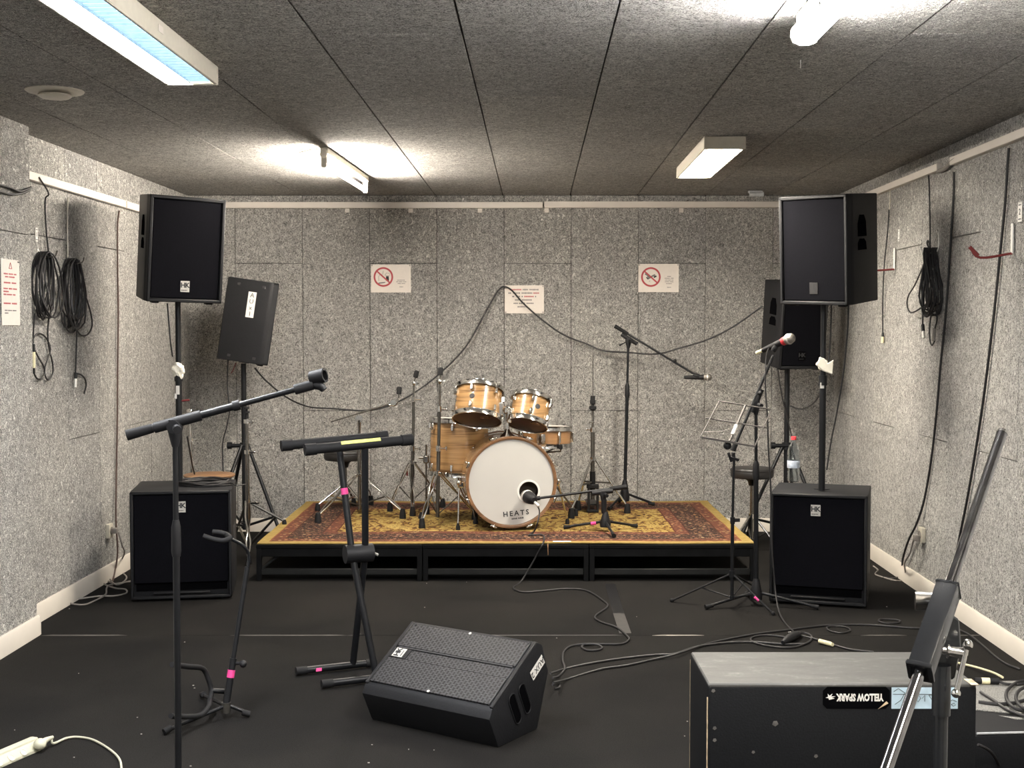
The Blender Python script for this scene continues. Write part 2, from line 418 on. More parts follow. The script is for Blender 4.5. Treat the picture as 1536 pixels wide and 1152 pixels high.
ORIGIN = {}
def obj(name, b, mat, parent=None, loc=None, M=None, sharp=38, uv=None):
    if M is not None: b.xf(M)
    bmesh.ops.recalc_face_normals(b.bm, faces=b.bm.faces)
    me = bpy.data.meshes.new(name); b.bm.to_mesh(me); b.bm.free()
    if parent is not None: org = ORIGIN[parent.name]
    else:
        if loc is None:
            xs = [v.co for v in me.vertices]
            mn = V((min(c.x for c in xs), min(c.y for c in xs), min(c.z for c in xs))); mx = V((max(c.x for c in xs), max(c.y for c in xs), max(c.z for c in xs)))
            loc = V(((mn.x + mx.x) / 2, (mn.y + mx.y) / 2, mn.z))
        org = V(loc)
    me.transform(Matrix.Translation(-org))
    me.shade_smooth(); me.set_sharp_from_angle(angle=R(sharp))
    me.materials.append(MAT[mat] if isinstance(mat, str) else mat)
    o = bpy.data.objects.new(name, me); COL.objects.link(o)
    if parent is not None: o.parent = parent
    else: o.location = org
    ORIGIN[o.name] = org.copy()
    return o
def tag(o, label, cat, group=None):
    o['label'] = label; o['category'] = cat
    if group: o['group'] = group
    return o
def thing(name, label, cat, loc, group=None):
    o = bpy.data.objects.new(name, None); COL.objects.link(o); o.location = V(loc); o.empty_display_size = 0.05
    ORIGIN[o.name] = V(loc); return tag(o, label, cat, group)
def struct(name, b, mat, label=None, loc=None):
    o = obj(name, b, mat, None, loc); o['kind'] = 'structure'
    if label: o['label'] = label
    return o
def T2(pts): return [V(p) for p in pts]
# ============================================================ THE ROOM
Y0 = -0.9                                 # wall behind the camera
PT = 0.024                                # panel thickness
def add_panels(parent, M, cols, z0=0.0, z1=ZC, y=0.0, name='wall_panel'):
    for s0, s1, splits in cols:
        zs = [z0] + [z for z in splits if z0 + 0.05 < z < z1 - 0.05] + [z1]
        for a, b in zip(zs[:-1], zs[1:]):
            g = 0.0021; dep = random.uniform(-0.0006, 0.0006)
            bb = B().box(((s0 + s1) / 2, y - PT / 2 + dep, (a + b) / 2), (s1 - s0 - 2 * g, PT, b - a - 2 * g), bev=0.001)
            obj(name, bb, 'wool', parent, M=M)
def cols_from(edge, smin, smax, parity, zlow, zup, step=0.5):
    """panel columns of one width; odd and even columns are split at different heights"""
    k0 = math.floor((smin - edge) / step); out = []; k = k0
    while edge + k * step < smax - 1e-4:
        a = max(smin, edge + k * step); b = min(smax, edge + (k + 1) * step)
        if b - a > 0.01: out.append((a, b, [zup] if (k + parity) % 2 == 0 else [zlow]))
        k += 1
    return out
ZLOW, ZUP = BW(500, 616).z, BW(500, 395).z
# back wall
XBL, XBR = wlx(YB), wrx(YB)
Mb = mat4((0, YB, 0), (1, 0, 0), (0, -1, 0), (0, 0, 1))
wb = struct('wall_back', B().box((0, YB + PT + 0.055, ZC / 2), (5.3, 0.11, ZC + 0.1)), 'joint', 'back wall of grey wood wool acoustic panels')
add_panels(wb, Mb, cols_from(BW(455, 550).x, XBL - 0.02, XBR + 0.02, 1, ZLOW, ZUP))
# side walls (their frames run from the back corner towards the camera)
Ml = mat4((XBL, YB, 0), -ALONG, NL, (0, 0, 1)); Mr = mat4((XBR, YB, 0), -ALONG, NR, (0, 0, 1))
LEN = (YB - Y0) / ALONG.y
def s_left(u, v): return (LW(u, v) - V((XBL, YB, 0))).dot(-ALONG)
def s_right(u, v): return (RW(u, v) - V((XBR, YB, 0))).dot(-ALONG)
wl = struct('wall_left', B().box((LEN / 2, -PT - 0.055, ZC / 2), (LEN + 0.3, 0.11, ZC + 0.1), M=Ml), 'joint', 'left wall of grey wood wool acoustic panels')
PIL, PEX = 0.105, 0.105 * 1.0
def pil_s():
    p = F(50, 952.5, 0); return (p - V((XBL, YB, 0))).dot(-ALONG)
SP = pil_s()
eL = s_left(150, 645)
add_panels(wl, Ml, cols_from(eL, 0.0, SP + 0.02, 1, ZLOW, ZUP))
obj('pilaster_core', B().box(((SP + 0.03 + LEN) / 2, 0.028, ZC / 2), (LEN - SP - 0.06, 0.10, ZC)), 'joint', wl, M=Ml)
add_panels(wl, Ml, cols_from(SP, SP, LEN, 0, 1.35, 1.98), y=PIL)
obj('pilaster_end', B().box((SP + 0.012, PIL / 2 - 0.012, ZC / 2), (0.024, PIL - 0.026, ZC), bev=0.0015), 'wool', wl, M=Ml)
wr = struct('wall_right', B().box((LEN / 2, -PT - 0.055, ZC / 2), (LEN + 0.3, 0.11, ZC + 0.1), M=Mr), 'joint', 'right wall of grey wood wool acoustic panels')
add_panels(wr, Mr, cols_from(s_right(1342, 645), 0.0, LEN, 0, ZLOW, ZUP))
wn = struct('wall_near', B().box((0, Y0 - 0.06, ZC / 2), (5.6, 0.10, ZC + 0.1)), 'wool', 'wall behind the camera')
# floor: two sheets of needle felt carpet
fl = struct('floor', B().box((0, (Y0 + YB) / 2, -0.06), (5.6, YB - Y0 + 0.3, 0.10)), 'joint', 'black carpet floor')
YS = F(700, 953, 0).y
for y0, y1 in ((Y0, YS - 0.002), (YS + 0.002, YB)):
    obj('carpet_sheet', B().box((0, (y0 + y1) / 2, -0.005), (5.2, y1 - y0, 0.010)), 'carpet', fl)
# seam strip along the joint, frayed lighter where the backing shows
for u0, u1, wd, mt in ((62, 192, 0.020, 'seam'), (345, 520, 0.016, 'seam'), (520, 560, 0.014, 'tapegrey'), (700, 935, 0.014, 'tapegrey'), (978, 1056, 0.013, 'seambright'), (1290, 1360, 0.014, 'seam'), (1430, 1490, 0.014, 'seam')):
    a, b = F(u0, 953, 0), F(u1, 953, 0)
    obj('seam_strip', B().prism([(a.x, YS - wd / 2), (a.x + 0.1, YS - wd * 0.8), (b.x - 0.1, YS - wd * 0.6), (b.x, YS - wd / 3), (b.x - 0.05, YS + wd / 2), (a.x + 0.05, YS + wd / 2)], 0.0012), mt, fl)
a, b = F(915, 876, 0), F(928, 920, 0); c = F(938, 950, 0)
for (p, q, mt) in ((a, b, 'tapeblack'), (b, c, 'tapegrey')):
    obj('seam_tape', B().prism([(p.x - 0.03, p.y), (q.x - 0.03, q.y), (q.x + 0.03, q.y), (p.x + 0.03, p.y)], 0.001), mt, fl)
# ceiling
ce = struct('ceiling', B().box((0, (Y0 + YB) / 2, ZC + PT + 0.05), (5.6, YB - Y0 + 0.3, 0.10)), 'joint', 'ceiling of grey wood wool acoustic panels')
e0 = F(681, 0, ZC); xe0 = e0.x + KW * (YB - e0.y)          # x of that joint at the back wall
Mc = mat4((0, YB, ZC), (1, 0, 0), (-KW, -1, 0), (0, 0, 1))
Yj = [YB - F(800, 145, ZC).y, YB - F(1100, 192, ZC).y]
for k in range(-7, 7):
    x0, x1 = xe0 + 0.5 * k, xe0 + 0.5 * (k + 1)
    x0, x1 = max(x0, XBL - 0.01), min(x1, XBR + 0.01)
    if x1 - x0 < 0.02: continue
    off = Yj[0] if k % 2 == 0 else Yj[1]
    ys = [0.0] + sorted(y for y in [off + 2.0 * j for j in range(-4, 6)] if 0.1 < y < LEN - 0.1) + [LEN]
    for a, b in zip(ys[:-1], ys[1:]):
        dep = random.uniform(-0.0005, 0.0005); g = 0.003
        obj('ceiling_panel', B().box(((x0 + x1) / 2, (a + b) / 2, PT / 2 + dep), (x1 - x0 - 2 * g, b - a - 2 * g, PT), bev=0.001), 'wool', ce, M=Mc)
# baseboards
HB = 0.10
def bb_prof(): return [(0, 0), (0.014, 0), (0.014, HB - 0.008), (0.008, HB), (0, HB)]
def board(name, p, q, n):
    p, q = V(p), V(q); d = (q - p); L = d.length; d.normalize()
    return struct(name, B().prism(bb_prof(), L, mat4(p, n, (0, 0, 1), d)), 'paint')
board('baseboard_back', (XBL, YB, 0), (XBR, YB, 0), (0, -1, 0))
pl = V((XBL, YB, 0)) - ALONG * SP
board('baseboard_left', (XBL, YB, 0), pl, NL)
board('baseboard_pilaster', pl + NL * PIL - ALONG * (-0.0), pl + NL * PIL - ALONG * (LEN - SP), NL)
struct('baseboard_return', B().box((SP - 0.007, PIL / 2 + 0.007, HB / 2), (0.014, PIL + 0.014, HB), M=Ml, bev=0.002), 'paint')
board('baseboard_right', (XBR, YB, 0), V((XBR, YB, 0)) - ALONG * LEN, NR)
# cable trunking near the ceiling
zt0 = BW(700, 312).z; zt1 = BW(700, 303).z
def trunk(name, M, s0, s1, z0, z1, d=0.035): return struct(name, B().box(((s0 + s1) / 2, d / 2, (z0 + z1) / 2), (s1 - s0, d, z1 - z0), M=M, bev=0.003), 'trunk')
xsplit = BW(815, 305).x
trunk('trim_1', Mb, XBL + 0.04, xsplit - 0.004, zt0 - 0.004, zt1 - 0.002)
trunk('trim_2', Mb, xsplit + 0.006, XBR - 0.04, zt0, zt1 + 0.002)
zl = LW(120, 288).z
trunk('trim_3', Ml, s_left(211, 315) - 1.2, s_left(182, 306) - 0.012, zl - 0.022, zl + 0.022)
trunk('trim_4', Ml, s_left(182, 306) + 0.012, SP, zl - 0.022, zl + 0.022)
zr = RW(1400, 256).z
trunk('trim_5', Mr, 0.04, s_right(1414, 252), zr - 0.020, zr + 0.020)
trunk('trim_6', Mr, s_right(1434, 246), LEN, zr - 0.020, zr + 0.022)
obj_cb = tag(obj('cable_sleeve', B().tube(spline([RW(1412, 257, 0.018), RW(1424, 252, 0.02), RW(1437, 240, 0.024), RW(1450, 232, 0.02)]), 0.012, 8), 'cablegrey'), 'grey cable bundle bridging the gap in the right wall trunking', 'cable')
# trunking clips on the back wall
for u, wh in ((521, 'beside the food sign'), (616, 'above the food sign'), (720, 'between food sign and notice'), (820, 'above the typed notice'), (1022, 'above the hand sign')):
    p = BW(u, 315.5, 0.003)
    t = tag(obj('mounting_clip', B().box(p, (0.034, 0.006, 0.034), bev=0.001), 'trunk'), 'small square mounting clip under the back trunking ' + wh, 'clip', 'clips under the back wall trunking')

# ============================================================ LAMPS
def lamp_matrix(p, q):
    """frame along a lamp on the ceiling: x across, y along (towards the back wall), z up"""
    d = (V(q) - V(p)); d.z = 0; L = d.length; d.normalize()
    return mat4(p, (d.y, -d.x, 0), d, (0, 0, 1)), L
def louvre_lamp(label, near, far, wd, ht, em, em2, two):
    M, L = lamp_matrix(near, far)
    t = thing('ceiling_light', label, 'light', V(near) + V((0, 0, -ht)))
    hb = B()
    hb.box((0, L / 2, -0.006), (wd, L, 0.012))
    for s in (-1, 1): hb.box((s * (wd / 2 - 0.006), L / 2, -ht / 2), (0.012, L, ht), bev=0.003)
    obj('housing', hb, 'lampbody', t, M=M)
    for yy in (-0.004, L + 0.004): obj('end_cap', B().box((0, yy, -ht / 2), (wd + 0.004, 0.016, ht + 0.003), bev=0.004), 'lampbody', t, M=M)
    w2 = wd / 2 - 0.014
    if two:
        obj('lamp_tube', B().box((-w2 / 2, L / 2, -ht + 0.010), (w2 - 0.004, L - 0.03, 0.004)), em, t, M=M)
        obj('reflector', B().box((w2 / 2, L / 2, -ht + 0.014), (w2 - 0.004, L - 0.03, 0.004)), em2, t, M=M)  # reflector emits blue itself instead of mirroring the tube
        obj('divider', B().box((0, L / 2, -ht + 0.010), (0.004, L - 0.02, 0.016)), 'aluminium', t, M=M)
        lv = B()
        n = int(L / 0.045)
        for i in range(n): lv.box((w2 / 2, 0.02 + (i + 0.5) * (L - 0.04) / n, -ht + 0.008), (w2 - 0.006, 0.0025, 0.010))
        obj('louvre_grid', lv, 'aluminium', t, M=M)
    else:
        obj('lamp_panel', B().box((0, L / 2, -ht + 0.014), (wd - 0.028, L - 0.03, 0.004)), em, t, M=M)
        lv = B(); n = int(L / 0.06)
        for i in range(n): lv.box((0, 0.02 + (i + 0.5) * (L - 0.04) / n, -ht + 0.008), (wd - 0.03, 0.002, 0.009))
        obj('louvre_grid', lv, 'aluminium', t, M=M)
    return t, M, L
zz = ZC - 0.0035
c1 = F(287, 113, zz); dirv = V((KW, 1, 0))
far1 = V((F(322, 127, zz - 0.068).x - 0.088, F(322, 127, zz - 0.068).y, zz)); near1 = far1 - ALONG * 1.62
tl, Ml1, L1 = louvre_lamp('long enamel ceiling light with white lit strip and bluish louvres, over the left wall sign', near1, far1, 0.196, 0.068, 'e_fl', 'e_fl2', True)
obj('rating_sticker', B().box((0.0995, L1 - 0.72, -0.03), (0.001, 0.05, 0.022)), 'paper', tl, M=Ml1)
near4 = F(1087, 205, zz); far4 = near4 + ALONG * 1.25
louvre_lamp('enamel ceiling light with warm louvred panel above the music stand', near4, far4, 0.212, 0.064, 'e_br', None, False)
# unseen lamps continuing the row, added to light the front of the room
near5_added = V((near1.x - 0.06, 0.25, zz)); louvre_lamp('added unseen enamel ceiling light with twin louvres at the end of the room opposite the stage', near5_added, near5_added + ALONG * 1.5, 0.196, 0.068, 'e_fl', 'e_fl2', True)
near6_added = V((1.02, 0.15, zz)); louvre_lamp('added unseen wide enamel ceiling light with warm panel at the end of the room opposite the stage', near6_added, near6_added + ALONG * 1.3, 0.212, 0.064, 'e_br', None, False)
# diffuser batten, front right
far2 = F(1207, 20, zz); near2 = far2 - ALONG * 1.5
M, L = lamp_matrix(near2, far2)
t = thing('ceiling_light', 'slim batten ceiling light with glowing white wraparound diffuser', 'light', near2 + V((0, 0, -0.10)))
obj('spine', B().box((0, L / 2, -0.024), (0.05, L + 0.01, 0.048), bev=0.003), 'lampbody', t, M=M)
prof = [(x_, y_ - 0.025) for x_, y_ in [(-0.040, -0.022), (0.040, -0.022), (0.043, -0.045), (0.034, -0.064), (0.014, -0.072), (-0.014, -0.072), (-0.034, -0.064), (-0.043, -0.045)]]
Mx = M @ mat4((0, 0, 0), (1, 0, 0), (0, 0, 1), (0, 1, 0))
obj('diffuser', B().prism(prof, L - 0.02), 'e_fr', t, M=M @ mat4((0, 0.01, 0), (1, 0, 0), (0, 0, 1), (0, 1, 0)))
for yy in (0.0, L): obj('end_cap', B().prism([(x * 1.05, y * 1.03) for x, y in prof], 0.012), 'white', t, M=M @ mat4((0, yy - 0.006, 0), (1, 0, 0), (0, 0, 1), (0, 1, 0)))
for yy in (L - 0.10, L - 0.42): obj('clip', B().box((-0.044, yy, -0.065), (0.006, 0.022, 0.03), bev=0.002), 'white', t, M=M)
# bare tube, rear left
n3 = F(486, 221, zz); f3 = F(548, 264, zz)
M, L = lamp_matrix(n3, f3)
t = thing('ceiling_light', 'bare fluorescent tube batten on the ceiling above the drum kit', 'light', n3 + V((0, 0, -0.11)))
obj('spine', B().box((0, L / 2, -0.018), (0.045, L, 0.036), bev=0.004), 'lampbody', t, M=M)
for yy in (0.0, L):
    obj('lamp_holder', B().box((0, yy, -0.060), (0.032, 0.022, 0.100), bev=0.006), 'lampbody', t, M=M)
obj('tube', B().cyl(M @ V((0, 0.014, -0.090)), M @ V((0, L - 0.014, -0.090)), 0.0135, n=14), 'e_bl', t)
obj('starter', B().cyl(M @ V((0, -0.02, -0.04)), M @ V((0, -0.012, -0.04)), 0.020, n=14), 'lampbody', t)
tag(obj('lamp_flex', B().tube(spline([M @ V((-0.03, -0.01, -0.01)), M @ V((-0.08, 0.01, -0.012)), M @ V((-0.13, 0.10, -0.006)), M @ V((-0.17, 0.16, -0.004))]), 0.004, 6), 'cablewhite'), 'short pale flex looped beside the bare tube batten', 'cable')
# ceiling vent, sensor
p = F(82, 137, ZC - 0.003)
t = thing('air_vent', 'round white ceiling air vent near the left wall', 'vent', p + V((0, 0, -0.03)))
obj('rim', B().lathe([(0.075, -0.006), (0.112, -0.004), (0.118, 0.0), (0.118, 0.003), (0.070, 0.003)], p, n=36), 'lampbody', t)
obj('throat_shade', B().lathe([(0.0, -0.0005), (0.078, -0.0005), (0.078, 0.002), (0.0, 0.002)], p, n=36), 'deepblack', t)  # flat dark disc painting the shade inside the vent gap
obj('cone', B().lathe([(0.0, -0.030), (0.056, -0.028), (0.068, -0.020), (0.066, -0.014), (0.0, -0.012)], p, n=36), 'lampbody', t)
obj('stem', B().cyl(p + V((0, 0, -0.015)), p, 0.01), 'lampbody', t)
p = F(1133, 286, ZC - 0.003)
t = thing('ceiling_sensor', 'small grey sensor on the ceiling above the right rear loudspeaker', 'sensor', p + V((0, 0, -0.05)))
obj('base', B().box(p + V((0, 0, -0.008)), (0.10, 0.05, 0.016), bev=0.004), 'aluminium', t)
obj('head', B().cyl(p + V((-0.045, -0.02, -0.028)), p + V((0.055, -0.02, -0.026)), 0.017, n=14), 'aluminium', t)
p = F(1201, 90, ZC - 0.002)
tag(obj('ceiling_hook', B().tube([p, p + V((0, 0, -0.03))], 0.002, 6), 'white'), 'thin white pin sticking out of the ceiling below the batten light', 'pin')

# ============================================================ SIGNS AND WALL FITTINGS
def bars(b, M, rows, h, gap, top, depth=0.0006):
    """flat print too small to read: word shapes only; rows = [(x0, x1), ...] words per line"""
    y = top
    for words in rows:
        for x0, x1 in words:
            n = max(1, int((x1 - x0) / (h * 0.95)))
            for i in range(n):
                xa = x0 + (x1 - x0) * i / n; xb = xa + (x1 - x0) / n * 0.72
                b.box(((xa + xb) / 2, y, depth / 2), (xb - xa, h * random.uniform(0.75, 1.0), depth), M=M)
        y -= gap
def words(width, cx, n):
    ws = [random.uniform(0.6, 1.4) for _ in range(n)]; tot = sum(ws); x = cx - width / 2; out = []
    for w_ in ws:
        L = width * w_ / tot; out.append((x, x + L * 0.86)); x += L
    return out
def wall_sign(label, M, wd, ht, mat='paper'):
    t = thing('wall_sign', label, 'sign', M.translation - V((0, 0, ht / 2)))
    obj('sheet', B().box((0, 0, 0.001), (wd, ht, 0.002)), mat, t, M=M)
    return t
def pins(t, M, wd, ht, which):
    for sx, sy in which: obj('pin', B().lathe([(0.0045, 0), (0.0045, 0.002), (0.0, 0.004)], (sx * (wd / 2 - 0.008), sy * (ht / 2 - 0.008), 0.002), n=8), 'greyink', t, M=M)
def ban_ring(t, M, c, r):
    M2 = M @ Matrix.Translation(V((c[0], c[1], 0.0024)))
    obj('ban_ring', B().ring([(r, 0), (r, 0.0006), (r * 0.82, 0.0006), (r * 0.82, 0)], (0, 0, 0), (0, 0, 1), 40), 'redink', t, M=M2)
    a = R(-42)
    obj('ban_bar', B().box((0, 0, 0.0008), (r * 1.72, r * 0.15, 0.0006)), 'redink', t, M=M2 @ Matrix.Rotation(a, 4, 'Z'))
    return M2
def back_M(u0, v0, u1, v1):
    a, b = BW(u0, v0), BW(u1, v1); c = (a + b) / 2
    return mat4((c.x, YB - 0.002, c.z), (1, 0, 0), (0, 0, 1), (0, -1, 0)), b.x - a.x, a.z - b.z
# no food or drink
M, wd, ht = back_M(556.5, 396.8, 616.5, 438.8)
t = wall_sign('white prohibition sign with red ring crossing out a drink and food', M, wd, ht)
M2 = ban_ring(t, M, (-wd * 0.19, ht * 0.055), 0.073)
pic = B()
pic.prism([(0.018, -0.028), (0.042, -0.028), (0.040, 0.006), (0.020, 0.006)], 0.0005)                        # glass
obj('glass_icon', pic, 'ink', t, M=M2)
pic = B().prism([(-0.04, -0.052), (0.012, -0.044), (0.016, -0.036), (-0.036, -0.042)], 0.0005)               # plate
pic.tube([(-0.034, -0.03, 0.0003), (-0.036, 0.0, 0.0003), (-0.022, 0.022, 0.0003), (-0.006, 0.018, 0.0003), (0.0, 0.045, 0.0003)], 0.0012, 5)
pic.tube([(0.012, 0.012, 0.0003), (0.022, 0.03, 0.0003), (0.044, 0.026, 0.0003), (0.048, 0.008, 0.0003), (0.012, 0.012, 0.0003)], 0.0012, 5)
obj('food_icon', pic, 'greyink', t, M=M2)
tx = B(); bars(tx, M @ Matrix.Translation((0, 0, 0.002)), [words(0.066, wd * 0.27, 1), words(0.08, wd * 0.27, 3), words(0.06, wd * 0.27, 2), [], words(0.032, wd * 0.27, 1)], 0.006, 0.0125, -0.012)
obj('small_print', tx, 'greyink', t)
pins(t, M, wd, ht, ((-1, 1), (1, 1)))
# central notice
M, wd, ht = back_M(757, 428, 816, 470)
t = wall_sign('white typed notice with red and black lines at the middle of the back wall', M, wd, ht)
Mz = M @ Matrix.Translation((0, 0, 0.002))
tx = B(); bars(tx, Mz, [[(-0.012, 0.03), (0.038, 0.108)], [(-0.118, -0.095), (-0.085, -0.03), (-0.02, 0.062)], [(-0.09, -0.07), (-0.062, -0.03), (-0.02, -0.008), (0.08, 0.09)], words(0.14, 0.0, 2), words(0.16, 0.0, 3), words(0.08, -0.01, 1)], 0.011, 0.0255, 0.072)
obj('black_print', tx, 'greyink', t)
tx = B(); bars(tx, Mz, [[(-0.11, -0.02)], [(0.068, 0.112)], [(0.0, 0.072)]], 0.011, 0.0255, 0.072)
obj('red_print', tx, 'redink', t)
pins(t, M, wd, ht, ((-1, -1), (1, 1), (1, -1)))
# no hard plugging / cable ban sign
M, wd, ht = back_M(957.5, 395.8, 1018, 438.3)
t = wall_sign('white prohibition sign with red ring crossing out a hand gripping a plug', M, wd, ht)
M2 = ban_ring(t, M, (-wd * 0.19, ht * 0.035), 0.073)
pic = B()
pic.prism([(-0.046, 0.020), (-0.030, 0.010), (-0.016, -0.016), (0.000, -0.008), (0.016, 0.004), (0.034, 0.010), (0.030, 0.022), (0.008, 0.012), (-0.008, 0.002), (-0.022, 0.022), (-0.040, 0.030)], 0.0005)
obj('hand_icon', pic, 'greyink', t, M=M2)
pic = B().prism([(0.022, -0.008), (0.044, 0.002), (0.040, 0.012), (0.020, 0.004)], 0.0005).prism([(-0.036, -0.004), (-0.022, -0.020), (-0.016, -0.014), (-0.030, 0.002)], 0.0005)
pic.tube([(-0.012, -0.034, 0.0003), (-0.006, -0.026, 0.0003)], 0.001, 5)
obj('plug_icon', pic, 'ink', t, M=M2)
tx = B(); bars(tx, M @ Matrix.Translation((0, 0, 0.002)), [words(0.03, wd * 0.27, 1), words(0.072, wd * 0.27, 2), words(0.066, wd * 0.27, 3), words(0.066, wd * 0.27, 2), words(0.05, wd * 0.27, 1), [], words(0.034, wd * 0.27, 1)], 0.006, 0.0135, 0.012)
obj('small_print', tx, 'greyink', t)
pins(t, M, wd, ht, ((-1, 1), (1, 1)))
# sheet on the pilaster
a = LW(27, 391, 0, PIL * 1.001); b = LW(27, 488, 0, PIL * 1.001)
ht = a.z - b.z; wd = 0.205
c = V((a.x, a.y, (a.z + b.z) / 2)) - ALONG * (wd / 2) + NL * 0.003
M = mat4(c, ALONG, (0, 0, 1), NL)
t = wall_sign('white printed sheet with warning triangle and red lines on the left pilaster', M, wd, ht)
Mz = M @ Matrix.Translation((0, 0, 0.002))
tx = B(); bars(tx, Mz, [words(0.15, 0.0, 3), words(0.12, 0.0, 2), [], words(0.15, 0.0, 2), [], words(0.16, 0.0, 3), [(-0.08, -0.02)], words(0.14, -0.01, 3), [], [], words(0.16, 0.0, 2)], 0.008, 0.0138, 0.086)
obj('red_print', tx, 'redink', t)
tx = B(); bars(tx, Mz, [words(0.14, 0.0, 3), [(-0.07, -0.03)]], 0.006, 0.0125, -0.085)
obj('grey_print', tx, 'greyink', t)
b_ = B()
for p_, q_ in (((-0.016, 0), (0.016, 0)), ((-0.016, 0), (0, 0.028)), ((0.016, 0), (0, 0.028))): b_.tube([(p_[0], p_[1] + 0.112, 0.0004), (q_[0], q_[1] + 0.112, 0.0004)], 0.0016, 5)
obj('warning_triangle', b_, 'redink', t, M=Mz)
obj('adhesive_tab', B().box((wd / 2 - 0.008, ht / 2 - 0.008, 0.0025), (0.022, 0.006, 0.001)), 'ink', t, M=M)
# numbered tags beside the cable hooks
def wall_tag(label, p, n, along, txt, wd=0.032, ht=0.072, rot=True):
    M = mat4(p, along, (0, 0, 1), n)
    t = thing('number_tag', label, 'tag', p - V((0, 0, ht / 2)))
    obj('plate', B().box((0, 0, 0.001), (wd, ht, 0.002), bev=0.0005), 'white', t, M=M)
    obj('frame', B().box((0, ht * 0.36, 0.0024), (wd * 0.62, ht * 0.05, 0.0008)).box((0, -ht * 0.36, 0.0024), (wd * 0.62, ht * 0.05, 0.0008)), 'ink', t, M=M)
    obj('digit', B().text(txt, ht * 0.45, M @ Matrix.Translation((0, 0, 0.0024))), 'ink', t)
wall_tag('small white number tag above the first cable coil on the left wall', LW(54, 352, 0.002), NL, ALONG, '1')
wall_tag('small blank-looking white tag above the red hook beside the right loudspeaker', RW(1349, 353, 0.002), NR, -ALONG, '1')
wall_tag('white number tag above the larger red hook on the right wall', RW(1531, 318, 0.002), NR, -ALONG, '2', 0.05, 0.09)
# sockets
def socket(label, p, n, along):
    M = mat4(p, along, (0, 0, 1), n)
    t = thing('wall_socket', label, 'socket', p - V((0, 0, 0.04)))
    obj('plate', B().box((0, 0, 0.012), (0.075, 0.085, 0.024), bev=0.005, seg=2), 'plateplastic', t, M=M)
    obj('outlet', B().lathe([(0.024, 0.0), (0.024, 0.003), (0.020, 0.003), (0.019, 0.0012), (0, 0.0012)], (0, 0, 0.024), n=20), 'cablegrey', t, M=M)
    return M
Ms = socket('beige wall socket with a plug behind the left subwoofer', LW(161, 796, 0.001), NL, ALONG)
tag(obj('power_plug', B().box((0, 0, 0.044), (0.034, 0.034, 0.036), bev=0.008, seg=2, M=Ms), 'cablegrey'), 'grey mains plug in the left wall socket', 'plug')
Ms2 = socket('beige wall socket low on the right wall beside the subwoofer', RW(1386, 802, 0.001), NR, -ALONG)
tag(obj('power_plug', B().box((0, -0.02, 0.042), (0.034, 0.034, 0.034), bev=0.008, seg=2, M=Ms2), 'cablegrey'), 'grey mains plug in the right wall socket', 'plug')
# red rubber-tipped hooks on white brackets
def red_hook(label, foot, bend, tip, top):
    t = thing('cable_hook', label, 'hook', foot)
    d = V((0, 0, 0.0))
    obj('bracket', B().box(((foot + top) / 2) + NR * 0.004, (0.006, 0.022, (top - foot).length), M=None, bev=0.001), 'white', t)
    obj('arm', B().tube(spline([foot + NR * 0.003, bend, tip], 4), 0.006, 8), 'hookred', t)
    obj('tip_sleeve', B().tube([bend.lerp(tip, 0.2), tip], 0.009, 8), 'hookred', t)
fo = RW(1344, 404, 0.006); red_hook('red rubber-tipped cable hook partly behind the right loudspeaker', fo, fo + NR * 0.13 + V((0, 0, -0.004)), fo + NR * 0.16 + V((0, -0.02, 0.04)), RW(1344, 372, 0.006))
fo = RW(1521, 380, 0.006); red_hook('red rubber-tipped cable hook on a tall white bracket on the right wall', fo, fo + NR * 0.15 + V((0, 0.0, -0.02)), fo + NR * 0.20 + V((0, 0.0, 0.03)), RW(1522, 335, 0.006))
# ============================================================ STAGE AND RUG
SX0, SX1, SY0, SY1, SH = -1.545, 1.470, 7.58, 9.40, 0.222
stage_names = ('black stage platform module under the keyboard stand side of the rug', 'middle black stage platform module under the bass drum', 'black stage platform module beside the music stand')
mw = (SX1 - SX0) / 3
for i in range(3):
    x0 = SX0 + mw * i + 0.002; x1 = x0 + mw - 0.004; cx = (x0 + x1) / 2
    t = thing('stage_platform', stage_names[i], 'stage', (cx, (SY0 + SY1) / 2, 0), 'stage modules')
    obj('deck', B().box((cx, (SY0 + SY1) / 2, SH - 0.012), (x1 - x0, SY1 - SY0, 0.022), bev=0.002), 'stage', t)
    for y in (SY0 + 0.018, SY1 - 0.018): obj('top_rail', B().box((cx, y, SH - 0.048), (x1 - x0 - 0.060, 0.032, 0.050), bev=0.002), 'stage', t)
    for y in (SY0 + 0.024, SY1 - 0.024): obj('lower_rail', B().box((cx, y, 0.056), (x1 - x0 - 0.060, 0.03, 0.036), bev=0.003), 'stagein', t)
    for x in (x0 + 0.016, x1 - 0.016):
        obj('side_rail', B().box((x, (SY0 + SY1) / 2, SH - 0.045), (0.028, SY1 - SY0 - 0.062, 0.04), bev=0.002), 'stage', t)
        for y in (SY0 + 0.016, SY1 - 0.016): obj('leg', B().box((x, y, (SH - 0.023) / 2), (0.030, 0.030, SH - 0.023), bev=0.002), 'stage', t)
    if i == 0: obj('brace', B().cyl((x0 + 0.03, SY0 + 0.05, 0.07), (x0 + 0.16, SY0 + 0.05, SH - 0.05), 0.008, n=6), 'stagein', t)
